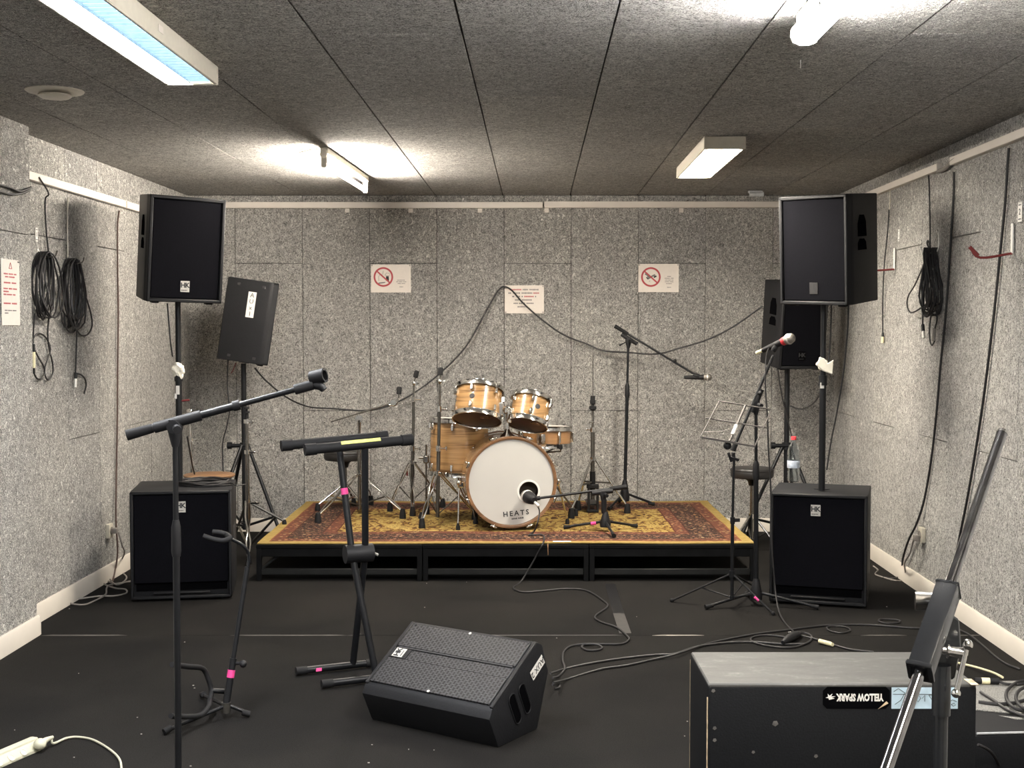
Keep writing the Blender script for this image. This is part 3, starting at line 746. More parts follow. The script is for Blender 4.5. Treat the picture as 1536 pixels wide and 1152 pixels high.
# rug: a gently rumpled sheet
RX, RY = (SX1 - SX0) / 2 - 0.008, (SY1 + 0.02 - SY0) / 2
rc = V(((SX0 + SX1) / 2, SY0 + RY + 0.005, SH))
bm = bmesh.new(); nx, ny = 60, 36; grid = {}
def rug_z(x, y):
    z = 0.0035 + 0.0016 * (math.sin(x * 7 + y * 3) + math.sin(y * 11 - x * 2.0))
    if y > RY - 0.12: z += 0.004 * (y - RY + 0.12) / 0.12 * (0.6 + 0.4 * math.sin(x * 5))
    return max(0.0012, z)
for lay in (0, 1):
    for i in range(nx + 1):
        for j in range(ny + 1):
            x = -RX + 2 * RX * i / nx; y = -RY + 2 * RY * j / ny
            e = 0.008 * math.sin(x * 6.3) if j == 0 else 0
            grid[(lay, i, j)] = bm.verts.new((x, y + e * (1 if j == 0 else 0) + (0.006 if j == 0 else 0), rug_z(x, y) + (0.006 if lay else 0.0)))
for i in range(nx):
    for j in range(ny):
        bm.faces.new([grid[(1, i, j)], grid[(1, i + 1, j)], grid[(1, i + 1, j + 1)], grid[(1, i, j + 1)]])
        bm.faces.new([grid[(0, i, j + 1)], grid[(0, i + 1, j + 1)], grid[(0, i + 1, j)], grid[(0, i, j)]])
for i in range(nx):
    bm.faces.new([grid[(0, i, 0)], grid[(0, i + 1, 0)], grid[(1, i + 1, 0)], grid[(1, i, 0)]]); bm.faces.new([grid[(1, i, ny)], grid[(1, i + 1, ny)], grid[(0, i + 1, ny)], grid[(0, i, ny)]])
for j in range(ny):
    bm.faces.new([grid[(1, 0, j)], grid[(1, 0, j + 1)], grid[(0, 0, j + 1)], grid[(0, 0, j)]]); bm.faces.new([grid[(0, nx, j)], grid[(0, nx, j + 1)], grid[(1, nx, j + 1)], grid[(1, nx, j)]])
rb = B(); rb.bm.free(); rb.bm = bm; rb.xf(Matrix.Translation(rc))
tag(obj('rug', rb, mk_rug(RX, RY), None, rc), 'mustard and rust persian rug with dark floral border covering the stage', 'rug')
ZR = SH + 0.011                                # standing height on the rug
tag(obj('loose_thread', B().tube(spline([F(822, 812, ZR - 0.002), V((F(822, 816, ZR).x, SY0 - 0.008, SH - 0.005)), V((F(823, 820, ZR).x, SY0 - 0.012, SH - 0.06))]), 0.003, 5), 'woodtop'), 'brown fringe thread hanging over the front edge of the stage', 'thread')
tag(obj('paper_scrap', B().box(F(843, 812, ZR), (0.11, 0.02, 0.002), bev=0.0005), 'tissue'), 'flat white scrap lying on the front edge of the rug', 'paper')

# ============================================================ DRUM KIT
def lug(b, o, ax, r, k, n, z, up, h=0.03, w=0.012, ph=0.0):
    a = 2 * math.pi * (k + 0.5) / n + ph
    M = frame_from(ax); d = M @ V((math.cos(a), math.sin(a), 0)); tt = M @ V((-math.sin(a), math.cos(a), 0))
    c = V(o) + V(ax) * z + d * (r + w * 0.5)
    b.box((0, 0, 0), (w * 1.2, w, h), M=mat4(c, d, tt, ax), bev=0.004)
    return d
def drum(name, label, o, ax, r, h, nlug, shell, top_mat, bot_mat, lug_h=0.040, single=False, hoop_t=0.008, ph=0.0, badge=None, cat='drum'):
    """cylinder drum: o = centre of the lower rim, ax = axis towards the batter head"""
    o = V(o); ax = V(ax).normalized()
    t = thing(name, label, cat, o)
    obj('shell', B().lathe([(r, 0.008), (r, h - 0.008)], o, ax, 48), shell, t, sharp=50)
    obj('batter_head', B().lathe([(0, h + 0.001), (r * 0.95, h + 0.001), (r + 0.004, h - 0.004), (r + 0.004, h - 0.012), (0, h - 0.012)], o, ax, 40), top_mat, t)
    obj('resonant_head', B().lathe([(0, 0.012), (r + 0.004, 0.012), (r + 0.004, 0.004), (r * 0.95, -0.001), (0, -0.001)], o, ax, 40), bot_mat, t)
    for nm, z in (('top_hoop', h), ('bottom_hoop', 0.0)):
        s = 1 if z > 0 else -1
        obj(nm, B().ring([(r + 0.004, z - s * 0.022), (r + 0.013, z - s * 0.024), (r + 0.009, z - s * 0.004), (r + 0.012, z + s * 0.008), (r + 0.006, z + s * 0.008), (r + 0.004, z)], o, ax, 48), 'chrome', t)
    for k in range(nlug):
        for z, s in ((h - 0.030, 1), (0.030, -1)):
            lb = B(); d = lug(lb, o, ax, r, k, nlug, z - s * lug_h * 0.5, ax, lug_h, 0.019, ph)
            c = o + ax * z + d * (r + 0.012); lb.cyl(c - ax * s * 0.015, c + ax * s * 0.036, 0.0032, n=6)
            obj('lug', lb, 'chrome', t)
    if badge is not None:
        M = frame_from(ax); d = M @ V((math.cos(badge), math.sin(badge), 0)); tt = M @ V((-math.sin(badge), math.cos(badge), 0))
        Mb_ = mat4(o + ax * h * 0.52 + d * (r + 0.0005), tt, ax, d)
        obj('badge', B().lathe([(0.018, 0), (0.018, 0.0012), (0.014, 0.0022), (0.0, 0.0022)], (0, 0, 0), n=20), 'ink', t, M=Mb_)
    return t
# --- bass drum, front skin turned a little to the right
bc = G(767, 725, 8.06); bc.z = ZR + 0.308
yaw = R(9); ax = V((math.sin(yaw), -math.cos(yaw), 0))          # axis pointing to the room
r, dep = 0.281, 0.44
t = thing('bass_drum', 'natural wood bass drum with white front skin printed HEATS', 'drum', (bc.x, bc.y + 0.2, ZR))
back = bc - ax * dep
obj('shell', B().lathe([(r, 0.0), (r, dep), (r - 0.008, dep), (r - 0.008, 0.0)], back, ax, 64, caps=False), mk_wood('ash_bass', (0.31, 0.18, 0.075), (0.12, 0.060, 0.022), 34, 1), t, sharp=50)
hole = (0.112, -0.060)
# front skin with its port
sk = B(); nseg = 64; Mx = frame_from(ax, (1, 0, 0)); X_, Y_ = Mx.col[0].xyz, Mx.col[1].xyz
if Y_.z < 0: Y_ = -Y_
RT = V((math.cos(yaw), math.sin(yaw), 0)); UP = V((0, 0, 1))
Msk = mat4(bc, RT, UP, ax)
def hole_ring(rad): return [V((hole[0] + rad * math.cos(2 * math.pi * k / nseg), hole[1] + rad * math.sin(2 * math.pi * k / nseg), 0.001)) for k in range(nseg)]
def outer_ring(rad):
    out = []
    for k in range(nseg):
        a = 2 * math.pi * k / nseg; d = V((math.cos(a), math.sin(a), 0)); h_ = V((hole[0], hole[1], 0))
        bq = h_.dot(d); cq = h_.dot(h_) - rad * rad
        out.append(h_ + d * (-bq + math.sqrt(bq * bq - cq)) + V((0, 0, 0.001)))
    return out
rings = [hole_ring(0.066), [a_.lerp(b_, 0.45) for a_, b_ in zip(hole_ring(0.066), outer_ring(r * 0.975))], outer_ring(r * 0.975)]
verts = [v_ for rg in rings for v_ in rg]; faces = []
for i in range(2):
    for k in range(nseg): faces.append((i * nseg + k, i * nseg + (k + 1) % nseg, (i + 1) * nseg + (k + 1) % nseg, (i + 1) * nseg + k))
sk._mesh(verts, faces)
front = obj('front_skin', sk, 'drumhead', t, M=Msk)
obj('port_ring', B().ring([(0.066, 0.004), (0.075, 0.003), (0.075, 0.0), (0.062, 0.0), (0.062, 0.003)], (hole[0], hole[1], 0.0005), (0, 0, 1), 40), 'white', t, M=Msk)
obj('damping_pillow', B().lathe([(0, -0.20), (0.20, -0.20), (0.24, -0.16), (0.2, -0.12), (0, -0.11)], bc, ax, 24), simple('pillow_brown', (0.085, 0.072, 0.056), 0.9), t)
obj('batter_head', B().lathe([(0, 0.0), (r * 0.99, 0.0), (r * 0.99, 0.004), (0, 0.004)], back, ax, 40), 'whitehead', t)
for nm, z in (('front_hoop', -0.004), ('rear_hoop', -dep - 0.008)):
    obj(nm, B().ring([(r + 0.004, z + 0.018), (r + 0.013, z + 0.018), (r + 0.013, z - 0.024), (r + 0.004, z - 0.024)], bc, ax, 64), 'hoop', t)
obj('hoop_inlay', B().ring([(r - 0.005, 0.010), (r + 0.0045, 0.012), (r + 0.0045, 0.0), (r - 0.005, 0.002)], bc, ax, 64), 'hoop', t)
lab = B().text('HEATS', 0.045, Msk @ Matrix.Translation((0.030, -0.200, 0.0022)) @ Matrix.Rotation(R(5), 4, 'Z'), spacing=1.40, bold=0.0009)
obj('lettering', lab, 'ink', t)
lb = B(); bars(lb, Msk @ Matrix.Translation((0.042, -0.232, 0.0016)) @ Matrix.Rotation(R(5), 4, 'Z'), [[(-0.04, -0.002), (0.003, 0.040)]], 0.010, 0.02, 0)
o_ = obj('small_lettering', lb, 'ink', t)
for k in range(8):
    a = 2 * math.pi * (k + 0.5) / 8; d = RT * math.cos(a) + UP * math.sin(a); tt = -RT * math.sin(a) + UP * math.cos(a)
    if abs(d.z + 0.92) < 0.2 and False: continue
    cl = B(); c = bc + d * (r + 0.018); cl.box((0, 0, 0), (0.022, 0.030, 0.040), M=mat4(c - ax * 0.006, d, tt, ax), bev=0.006)
    cl.box((0.006, 0, 0.018), (0.012, 0.046, 0.010), M=mat4(c, d, tt, ax), bev=0.004)
    obj('hoop_claw', cl, 'chrome', t)
    rd = B().cyl(c - ax * 0.02 + d * 0.002, c - ax * 0.16, 0.004, n=8); rd.box((0, 0, 0), (0.020, 0.018, 0.05), M=mat4(bc + d * (r + 0.008) - ax * 0.18, d, tt, ax), bev=0.005)
    obj('tension_rod', rd, 'steel', t)
for s, (fu, fv) in ((-1, (687, 795)), (1, (851, 786))):
    m = bc + RT * s * (r + 0.012) - ax * 0.10 + UP * (-0.02); ft = F(fu, fv, ZR)
    top = m + RT * s * 0.03
    sp_ = obj('spur', B().cyl(top, ft + V((0, 0, 0.03)), 0.0065, n=10), 'chrome', t)
    obj('spur_foot', B().lathe([(0.014, 0), (0.014, 0.022), (0.008, 0.040), (0.007, 0.045)], ft, (0, 0, 1), 12), 'rubber', t)
    obj('spur_bracket', B().box(m + RT * s * 0.018, (0.045, 0.05, 0.04), bev=0.008).ball(top + V((0, -0.012, 0.012)), 0.018), 'chrome', t)
# tom mount on the shell
mt = bc - ax * 0.14; base = V((mt.x - 0.004, mt.y, bc.z + r))
obj('tom_mount_base', B().lathe([(0.050, -0.004), (0.046, 0.008), (0.022, 0.030), (0.014, 0.050)], base, n=20), 'chrome', t)
pt = base + V((0, 0, 0.175))
obj('tom_post', B().cyl(base, pt, 0.0125, n=14), 'chrome', t)
obj('mount_block', B().box(pt, (0.05, 0.045, 0.05), bev=0.008).cyl(pt + V((-0.11, 0, 0)), pt + V((0.12, 0, 0)), 0.010).cyl(pt + V((-0.075, 0, 0)), pt + V((-0.030, 0, 0)), 0.020, n=14).cyl(pt + V((0.035, 0, 0)), pt + V((0.080, 0, 0)), 0.024, n=14).cyl(pt + V((0, -0.02, 0.02)), pt + V((0, -0.05, 0.028)), 0.008), 'chrome', t)
# --- rack toms tilted to the player
def rack_tom(label, u, v, Y, r, h, tilt, roll, ph, badge, emboss):
    axx = (Matrix.Rotation(roll, 3, 'Y') @ V((0, math.sin(tilt), math.cos(tilt)))).normalized()
    c = G(u, v, Y); return drum('rack_tom', label, c - axx * h / 2, axx, r, h, 6, 'ash', 'whitehead', 'clearhead', ph=ph, badge=badge), c, axx
t1, c1_, a1_ = rack_tom('larger natural wood rack tom on the floor tom side of the bass drum', 717.5, 606, 8.22, 0.150, 0.215, R(23.5), R(5), 0.25, None, None)
t2, c2_, a2_ = rack_tom('smaller natural wood rack tom tilted over the snare drum', 794.5, 617, 8.24, 0.126, 0.190, R(24), R(12), 0.5, None, None)
for (tt_, c, axx, r_, u_, v_) in ((t1, c1_, a1_, 0.150, 702, 595), (t2, c2_, a2_, 0.126, 817, 613)):
    d = (G(u_, v_, 8.0) - c); d = (d - axx * d.dot(axx)).normalized(); tn = axx.cross(d)
    obj('badge', B().lathe([(0.017, 0), (0.017, 0.0012), (0.013, 0.0022), (0.0, 0.0022)], (0, 0, 0), n=20), 'ink', tt_, M=mat4(c + d * (r_ + 0.0005), tn, axx, d))
    s_ = 1 if tt_ is t1 else -1
    e = c + V((s_ * 1, -0.35, 0)).normalized() * (r_ + 0.008) - axx * 0.03
    obj('tom_bracket', B().box(e, (0.03, 0.03, 0.09), bev=0.006).cyl(e, e.lerp(pt, 0.55), 0.009), 'chrome', tt_)
    xx_ = (V((1, 0, 0)) - axx * axx.x).normalized(); yy_ = axx.cross(xx_)
    obj('head_sticker', B().box((0.055, -0.055, 0), (0.062, 0.045, 0.001)), 'hoop', tt_, M=mat4(c - axx * ((0.215 if s_ > 0 else 0.190) / 2 + 0.0016), xx_, yy_, axx))
# --- floor tom
fc = G(688, 668, 8.56); fr, fh = 0.198, 0.375
zf = ZR + 0.305
t3 = drum('floor_tom', 'deep natural wood floor tom standing on three chrome legs', (fc.x, fc.y, zf), (0.02, 0.03, 1), fr, fh, 8, 'ash', 'whitehead', 'clearhead', lug_h=0.045, ph=0.2)
for a in (R(-62), R(60), R(183)):
    d = V((math.cos(a), math.sin(a), 0)); c = V((fc.x, fc.y, 0)) + d * (fr + 0.022)
    lg = B().tube([V((c.x, c.y, zf + 0.20)), V((c.x, c.y, ZR + 0.10)), V((c.x, c.y, ZR + 0.02)) + d * 0.035], 0.0065, 8)
    obj('leg', lg, 'steel', t3)
    obj('leg_bracket', B().box((c.x, c.y, zf + 0.10), (0.04, 0.04, 0.055), bev=0.008).cyl(V((c.x, c.y, zf + 0.11)), V((c.x, c.y, zf + 0.11)) + d * 0.05, 0.007), 'steel', t3)
    obj('rubber_foot', B().lathe([(0.018, 0), (0.018, 0.012), (0.010, 0.035), (0.008, 0.045)], V((c.x, c.y, ZR)) + d * 0.037, n=12), 'rubber', t3)
# --- snare
sc_ = G(818, 653, 8.80); zs = sc_.z - 0.07
t4 = drum('snare_drum', 'small maple snare drum on a stand behind the rack toms', (sc_.x, sc_.y, zs), (0.03, 0.02, 1), 0.178, 0.135, 8, 'maple', 'whitehead', 'clearhead', lug_h=0.07, ph=0.1)
obj('strainer', B().box((sc_.x - 0.02, sc_.y - 0.192, zs + 0.06), (0.03, 0.02, 0.07), bev=0.005), 'chrome', t4)
def tripod_legs(t, hub, feet, r, mat, foot_r=0.016, foot_h=0.045, double=False, brace_from=None, brace_at=0.5, bmat=None, name='leg'):
    for ft in feet:
        ft = V(ft); top = V(hub); dirn = (ft - top); dirn.z = 0; dn = dirn.normalized() if dirn.length > 1e-6 else V((1, 0, 0))
        side = V((-dn.y, dn.x, 0))
        st = top + dn * 0.02; en = ft + V((0, 0, foot_h * 0.75))
        if double:
            lb = B()
            mid = st.lerp(en, 0.5)
            for s in (-1, 1):
                lb.tube(spline([st + side * s * 0.012, st.lerp(en, 0.25) + side * s * 0.016, mid + side * s * 0.004, st.lerp(en, 0.72) + side * s * 0.014, en + side * s * 0.004], 4), r, 6)
        else: lb = B().tube([st, en], r, 8)
        L_ = obj(name, lb, mat, t)
        obj('rubber_foot', B().lathe([(foot_r, 0), (foot_r, foot_h * 0.35), (foot_r * 0.72, foot_h), (foot_r * 0.5, foot_h * 1.05)], ft, (0, 0, 1), 10), 'rubber', L_)
        if brace_from is not None:
            q = st.lerp(en, brace_at)
            obj('brace', B().tube([V(brace_from), q], r * 0.85, 6), bmat or mat, t)
t = thing('snare_stand', 'chrome snare stand holding the snare drum basket', 'stand', (sc_.x, sc_.y, ZR))
hb = V((sc_.x, sc_.y, ZR + 0.26))
obj('tube', B().cyl((sc_.x, sc_.y, ZR + 0.07), (sc_.x, sc_.y, zs - 0.05), 0.012), 'steel', t)
obj('collar', B().cyl(hb, hb + V((0, 0, 0.03)), 0.018), 'black', t)
tripod_legs(t, hb, [V((sc_.x, sc_.y, ZR)) + V((0.24 * math.cos(a), 0.24 * math.sin(a), 0)) for a in (R(-30), R(95), R(215))], 0.007, 'steel')
for a in (R(-60), R(60), R(180)):
    d = V((math.cos(a), math.sin(a), 0)); c = V((sc_.x, sc_.y, zs - 0.05))
    obj('basket_arm', B().tube([c, c + d * 0.20 + V((0, 0, 0.025)), c + d * 0.204 + V((0, 0, 0.07))], 0.006, 8), 'steel', t)
    obj('grip', B().box(c + d * 0.200 + V((0, 0, 0.055)), (0.028, 0.028, 0.035), bev=0.006), 'rubber', t)

# --- cymbal stands
def felt_top(t, p, ax, sub=None):
    ax = V(ax).normalized(); p = V(p)
    obj('cymbal_rod', B().cyl(p, p + ax * 0.055, 0.004, n=8), 'darksteel', t)
    obj('felt', B().lathe([(0.016, 0.030), (0.018, 0.036), (0.018, 0.075), (0.013, 0.082), (0.0, 0.082)], p, ax, 14), 'felt', t)
def cymbal_stand(label, x, y, top_u, top_v, feet, hub_z, joints, lean=(0, 0), tapes=False, tilt=(0.25, 0, 1), base_z=None, mat='darksteel', double=True):
    bz = ZR if base_z is None else base_z
    top = G(top_u, top_v, y + lean[1]); bot = V((x, y, bz + 0.05))
    t = thing('cymbal_stand', label, 'stand', (x, y, bz))
    j1 = bot.lerp(top, joints[0]); j2 = bot.lerp(top, joints[1])
    obj('lower_tube', B().cyl(bot, j1, 0.0128, n=14), mat, t); obj('middle_tube', B().cyl(j1, j2, 0.0105, n=12), mat, t)
    obj('upper_tube', B().cyl(j2, top - V((0, 0, 0.07)), 0.0075, n=12), 'steel', t)
    for j, rr in ((j1, 0.019), (j2, 0.016)):
        wn_ = B().cyl(j - V((0, 0, 0.018)), j + V((0, 0, 0.018)), rr, n=14); wn_.cyl(j, j + V((0.05, -0.01, 0)), 0.005, n=8).box(j + V((0.05, -0.01, 0)), (0.012, 0.006, 0.026), bev=0.002)
        obj('clamp', wn_, 'chrome', t)
    hub = V((x, y, hub_z))
    obj('collar', B().cyl(hub - V((0, 0, 0.012)), hub + V((0, 0, 0.02)), 0.021, n=14).box(hub + V((0.02, -0.012, 0.005)), (0.03, 0.01, 0.014), bev=0.003), 'chrome', t)
    low = V((x, y, bz + 0.065))
    tripod_legs(t, hub, feet, 0.0052 if double else 0.008, 'chrome', 0.022, 0.062, double, low, 0.55, 'darksteel')
    if tapes: obj('red_tape', B().box(hub.lerp(V(feet[0]), 0.22), (0.012, 0.03, 0.03)), 'hookred', t)
    tl_ = top - V((0, 0, 0.07)); obj('tilter', B().ball(tl_, 0.017).cyl(tl_, tl_ + V((0.035, -0.01, 0)), 0.006).cyl(tl_ + V((0.018, -0.012, 0)), tl_ + V((0.018, 0.012, 0)), 0.014), 'chrome', t)
    felt_top(t, tl_ + V((0, 0, 0.01)), tilt)
    return t
def onrug(u, v): return F(u, v, ZR)
pA = V((-0.712, 8.98, 0))
cymbal_stand('dark chrome cymbal stand without cymbal near the back wall behind the floor tom', pA.x, pA.y, 621, 560, [onrug(585, 767), onrug(619, 774), onrug(664, 761)], ZR + 0.335, (0.42, 0.80), tapes=True, tilt=(0.28, 0, 1))
pB = V((-0.491, 8.30, 0))
cymbal_stand('chrome cymbal stand without cymbal standing directly before the floor tom', pB.x, pB.y, 660, 556, [onrug(633, 792), onrug(712, 779), onrug(640, 771)], ZR + 0.335, (0.47, 0.74), tapes=True, tilt=(0.05, 0, 1))
# boom cymbal stand
pC = V((-1.062, 8.78, 0))
t = thing('boom_cymbal_stand', 'chrome boom cymbal stand with slanted arm behind the keyboard stand', 'stand', (pC.x, pC.y, ZR))
zp = G(538, 628, pC.y).z
obj('lower_tube', B().cyl((pC.x, pC.y, ZR + 0.03), (pC.x, pC.y, ZR + 0.50), 0.0135, n=14), 'steel', t)
obj('upper_tube', B().cyl((pC.x, pC.y, ZR + 0.50), (pC.x, pC.y, zp - 0.01), 0.0105, n=12), 'steel', t)
obj('clamp', B().cyl((pC.x, pC.y, ZR + 0.48), (pC.x, pC.y, ZR + 0.52), 0.019).box((pC.x, pC.y, ZR + 0.51), (0.11, 0.012, 0.012), bev=0.003), 'chrome', t)
obj('tilter', B().cyl((pC.x, pC.y - 0.016, zp), (pC.x, pC.y + 0.016, zp), 0.026, n=18).cyl((pC.x, pC.y, zp - 0.09), (pC.x, pC.y, zp - 0.01), 0.011, 0.019), 'chrome', t)
a, b = G(496, 633, pC.y - 0.02), G(590, 604, pC.y - 0.02)
obj('boom_arm', B().cyl(a, a.lerp(b, 0.62), 0.0045, n=8).cyl(a.lerp(b, 0.45), b, 0.0068, n=10), 'darksteel', t)
obj('boom_tilter', B().cyl(b + V((0, -0.016, 0)), b + V((0, 0.016, 0)), 0.020, n=16).tube(spline([b + V((-0.03, 0, -0.015)), b + V((0.015, 0, -0.015)), b + V((0.035, 0, 0.03))], 4), 0.007), 'chrome', t)
felt_top(t, b + V((0.036, 0, 0.028)), (0.08, 0, 1))
hub = V((pC.x, pC.y, G(538, 710, pC.y).z)); obj('collar', B().cyl(hub - V((0, 0, 0.015)), hub + V((0, 0, 0.02)), 0.022), 'chrome', t)
tripod_legs(t, hub, [onrug(477, 784), onrug(604, 778), onrug(556, 757)], 0.006, 'chrome', 0.023, 0.065, True, V((pC.x, pC.y, ZR + 0.06)), 0.6, 'darksteel')
# hi-hat stand
pD = V((0.566, 8.86, 0))
t = thing('hi_hat_stand', 'chrome hi-hat stand with bare pull rod beside the bass drum', 'stand', (pD.x, pD.y, ZR))
def zat(v, Y=pD.y): return G(889, v, Y).z
obj('lower_tube', B().cyl((pD.x, pD.y, ZR + 0.09), (pD.x, pD.y, zat(643)), 0.0145, n=14), 'darksteel', t)
obj('upper_tube', B().cyl((pD.x, pD.y, zat(643)), (pD.x, pD.y, zat(612)), 0.0095, n=12), 'steel', t)
obj('pull_rod', B().cyl((pD.x, pD.y, zat(612)), (pD.x, pD.y, zat(532)), 0.0028, n=8), 'darksteel', t)
obj('cymbal_seat', B().lathe([(0.012, 0), (0.026, 0.012), (0.026, 0.03), (0.012, 0.034), (0.012, 0.045), (0.020, 0.05), (0.020, 0.075), (0.0, 0.075)], (pD.x, pD.y, zat(616)), n=14), 'felt', t)
obj('clutch', B().cyl((pD.x, pD.y, zat(600)), (pD.x, pD.y, zat(594)), 0.017), 'felt', t)
obj('clamp', B().cyl((pD.x, pD.y, zat(648)), (pD.x, pD.y, zat(641)), 0.020).cyl((pD.x - 0.05, pD.y - 0.01, zat(644)), (pD.x, pD.y, zat(644)), 0.006), 'chrome', t)
obj('memory_lock', B().box((pD.x - 0.008, pD.y, zat(633)), (0.04, 0.022, 0.012), bev=0.003), 'chrome', t)
hub = V((pD.x, pD.y, zat(689))); obj('collar', B().cyl(hub - V((0, 0, 0.01)), hub + V((0, 0, 0.016)), 0.024), 'chrome', t)
tripod_legs(t, hub, [onrug(857, 777), onrug(867, 765), onrug(941, 770)], 0.0075, 'chrome', 0.024, 0.065, False, V((pD.x, pD.y, zat(723))), 0.5, 'darksteel')
obj('spring_housing', B().cyl((pD.x, pD.y, zat(735)), (pD.x, pD.y, zat(707)), 0.020), 'black', t)
obj('pedal_frame', B().box((pD.x - 0.028, pD.y - 0.02, ZR + 0.10), (0.018, 0.024, 0.17), bev=0.003).box((pD.x + 0.034, pD.y - 0.02, ZR + 0.10), (0.018, 0.024, 0.17), bev=0.003).box((pD.x, pD.y - 0.02, ZR + 0.185), (0.085, 0.03, 0.03), bev=0.004).box((pD.x, pD.y - 0.02, ZR + 0.012), (0.085, 0.03, 0.02), bev=0.003), 'black', t)
obj('footboard', B().box((pD.x + 0.0, pD.y + 0.14, ZR + 0.05), (0.075, 0.26, 0.012), bev=0.003), 'black', t)
# bass pedal behind the bass drum
pb = back + V((0, 0, 0)); pb.z = ZR
t = thing('bass_pedal', 'black bass drum pedal clamped behind the bass drum', 'pedal', pb + V((0, 0.12, 0)))
obj('base_plate', B().box(pb + V((0.0, 0.16, 0.008)), (0.09, 0.30, 0.012), bev=0.003), 'black', t)
obj('footboard', B().box((0, 0, 0), (0.075, 0.27, 0.012), M=Matrix.Translation(pb + V((0, 0.17, 0.05))) @ Matrix.Rotation(R(-12), 4, 'X'), bev=0.003), 'darksteel', t)
for s in (-1, 1): obj('post', B().cyl(pb + V((s * 0.045, 0.03, 0.01)), pb + V((s * 0.045, 0.03, 0.22)), 0.008), 'chrome', t)
obj('axle', B().cyl(pb + V((-0.075, 0.03, 0.21)), pb + V((0.075, 0.03, 0.21)), 0.007), 'chrome', t)
obj('beater', B().cyl(pb + V((0, 0.03, 0.21)), pb + V((0, 0.06, 0.33)), 0.005).ball(pb + V((0, 0.06, 0.34)), 0.026), 'felt', t)
# drum throne and stool
def throne(label, x, y, bz, zseat, r, feet_a, leg_mat, post_mat, lr=0.26):
    t = thing('drum_throne', label, 'stool', (x, y, bz))
    obj('seat', B().lathe([(0, -0.060), (r * 0.94, -0.060), (r, -0.048), (r, -0.008), (r * 0.95, 0.006), (r * 0.6, 0.012), (0, 0.013)], (x, y, zseat), n=36), 'leather', t)
    obj('seat_piping', B().tube([V((x + (r + 0.001) * math.cos(2 * math.pi * k / 32), y + (r + 0.001) * math.sin(2 * math.pi * k / 32), zseat - 0.006)) for k in range(32)], 0.003, 5, closed=True), 'leather', t)
    obj('seat_clamp', B().lathe([(0.022, -0.115), (0.030, -0.085), (0.060, -0.060)], (x, y, zseat), n=16), 'black', t)
    obj('post', B().cyl((x, y, bz + 0.06), (x, y, zseat - 0.06), 0.0125, n=12), post_mat, t)
    hub = V((x, y, bz + (zseat - bz) * 0.42)); obj('collar', B().cyl(hub - V((0, 0, 0.015)), hub + V((0, 0, 0.02)), 0.020), 'chrome', t)
    tripod_legs(t, hub, [V((x + lr * math.cos(R(a)), y + lr * math.sin(R(a)), bz)) for a in feet_a], 0.008, leg_mat, 0.020, 0.05, False, V((x, y, bz + 0.07)), 0.5, leg_mat)
throne('black round drum throne on the rug behind the boom cymbal stand', -1.19, 9.0, ZR, G(515, 677, 9.0).z, 0.150, (80, 200, 320), 'chrome', 'steel', 0.20)
throne('black round stool standing on the floor between music stand and right subwoofer', 1.640, 8.62, 0.0, G(1128, 703, 8.62).z, 0.146, (210, 330, 90), 'steel', 'steel', 0.19)
# ============================================================ LOUDSPEAKERS
def badge(t, M, w_=0.052, h_=0.062, mat='silver', par=None):
    """square maker's badge: M has x right, y up, z out of the front"""
    bd = obj('badge', B().box((0, 0, 0.0015), (w_, h_, 0.003), bev=0.0006), mat, t, M=M)
    obj('badge_letters', B().text('HK', h_ * 0.62, M @ Matrix.Translation((0, h_ * 0.10, 0.0034)), spacing=0.9, bold=0.0012), 'ink', bd)
    lb = B(); bars(lb, M @ Matrix.Translation((0, 0, 0.003)), [words(w_ * 0.8, 0, 1)], h_ * 0.09, 0.01, -h_ * 0.33)
    obj('badge_print', lb, 'ink', bd)
def facing(p, yaw):
    """frame of a box: x to its own right seen from the front, y up, z towards its front; yaw 0 faces the camera side, + turns to the right"""
    z = V((math.sin(yaw), -math.cos(yaw), 0)); y = V((0, 0, 1)); x = y.cross(z)
    return mat4(p, x, y, z)
